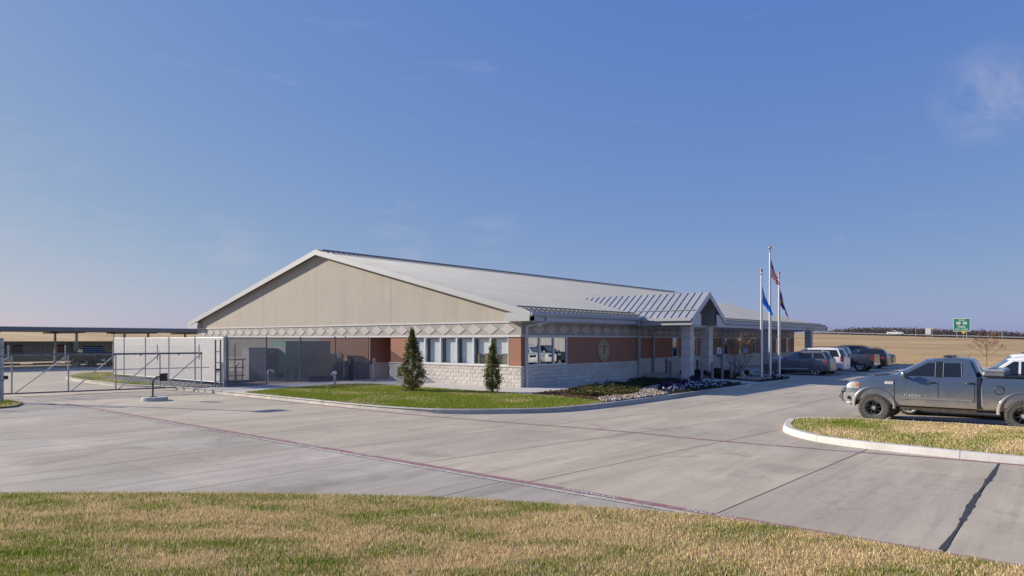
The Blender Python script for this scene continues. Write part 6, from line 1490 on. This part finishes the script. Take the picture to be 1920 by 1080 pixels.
def diamond_sign(x, y, z, legs, label, r_=.62):
    o = thing('warning_diamond', label, 'sign', (x, y, z), facing(x, y)); MB().prism([(-r_, 0, legs), (0, 0, legs-r_), (r_, 0, legs), (0, 0, legs+r_)], (0, -.05, 0)).build('sign_panel', M['sign_yellow'], o); MB().tube([(0, .05, -.3), (0, .05, legs)], .05, 5).build('sign_post', M['galv'], o)
diamond_sign(255.5, 9.6, 3.1, 2.0, 'yellow diamond sign under the green exit sign'); diamond_sign(255.5, 18.9, 3.4, 3.2, 'small yellow diamond sign above the white sign back', .42)
for x, y, z, h, lb in ((330, 36, 4, 14, 'thin utility pole left of the highway pickup'), (420, 190, 6, 15, 'thin utility pole above the trees near the building roof end'), (330, -8+12, 3, 13, 'thin utility pole left of the green exit sign')):
    o = thing('utility_pole', lb, 'pole', (x, y, z), facing(x, y), 'utility poles along the highway'); MB().tube([(0, 0, -2), (0, 0, h)], [.11, .07], 6).build('pole', M['galv'], o); box('crossarm', M['galv'], o, -.5, .5, -.03, .03, h-1, h-.92)  # pale grey pole colour stands in for distance haze
# far woodland
def woodland(name, label, pts, base, hts, n, cols, seed, size=1.0, crown=2.6):
    r = np.random.RandomState(seed); k = len(pts); pts = np.array(pts, float); t_ = r.rand(n)*(k-1); i = np.clip(t_.astype(int), 0, k-2); f = (t_-i)[:, None]
    q = pts[i]*(1-f)+pts[i+1]*f; hh = np.interp(t_, np.arange(k), hts)*(.55+.6*fbm(t_*40, t_*0+seed, 1.0, seed)); bz = np.interp(t_, np.arange(k), base)
    q = q+r.randn(n, 2)*9; m_ = 16; ang2 = r.rand(n, m_)*2*PI; rad_ = crown*np.sqrt(r.rand(n, m_)); zz = r.rand(n, m_)
    P_ = np.stack([q[:, 0:1]+np.cos(ang2)*rad_, q[:, 1:2]+np.sin(ang2)*rad_, bz[:, None]-1+hh[:, None]*(.05+.95*zz*(1-.25*(rad_/crown)**2))], -1).reshape(-1, 3)
    o = leaf_cloud(name, P_, size, cols, None, seed, 1.0); o['kind'] = 'stuff'; return tag(o, label)
def far(px, Y): X = (px-960)/1280*Y; return (CX+.7687*Y+.6396*X, CY+.6396*Y-.7687*X)
TC = [(.10, .085, .095), (.13, .105, .11), (.15, .12, .115), (.08, .072, .085)]  # lightened violet greys, distance haze put into the tree colour
woodland('distant_woodland', 'dark leafless woodland on the horizon behind the highway', [far(px, 420) for px in (1570, 1600, 1640, 1700, 1735, 1760, 1790, 1840, 1870, 1900, 1960, 2100, 2400)], [5, 5, 4.6, 4.3, 4, 3.8, 3.6, 3, 2.7, 2.4, 2, 1, 0], [2.5, 4.5, 7.2, 6.7, 5.2, 6.2, 6.4, 5.4, 6.0, 4.4, 3.6, 4, 4], 9000, TC, 91, .8, 3.6)
woodland('distant_woodland', 'faint low woodland behind the brown field beyond the carport', [far(px, 520) for px in (-500, -200, 0, 120, 240, 340, 500)], [4.2]*7, [6, 6.0, 6.2, 6.0, 5.4, 5.6, 5], 3800, TC, 92, 1.5, 3.5)
# light pole outside the left edge of the frame, whose shadow crosses the drive
pl = thing('lamp_post', 'car park lamp post whose shadow crosses the drive', 'lamp post', (-20.9, 17.6, 0)); MB().tube([(0, 0, 0), (0, 0, 7.6)], .07, 8).build('pole', M['galv_dark'], pl); box('lamp_head', M['galv_dark'], pl, -.2, .75, -.22, .22, 7.55, 7.72)

scatter_leaves('fallen_leaves', 'few small brown fallen leaves on the front grass', [(-23.2, -9), (-18.5, -16), (-17.6, -19), (-21, -24), (-27, -14)], .06, 260, .035, [(.16, .08, .04), (.24, .13, .06), (.62, .60, .55)], 97, lambda x, y: np.full(len(x), .03))
scatter_leaves('fallen_leaves', 'bits of dry leaf and grit along the fire lane joint', [(-17.42, -17.3), (-17.2, -17.3), (-17.2, 5), (-17.42, 5)], .006, 900, .018, [(.05, .04, .03), (.12, .08, .05), (.10, .10, .05)], 98, lambda x, y: np.full(len(x), .008))
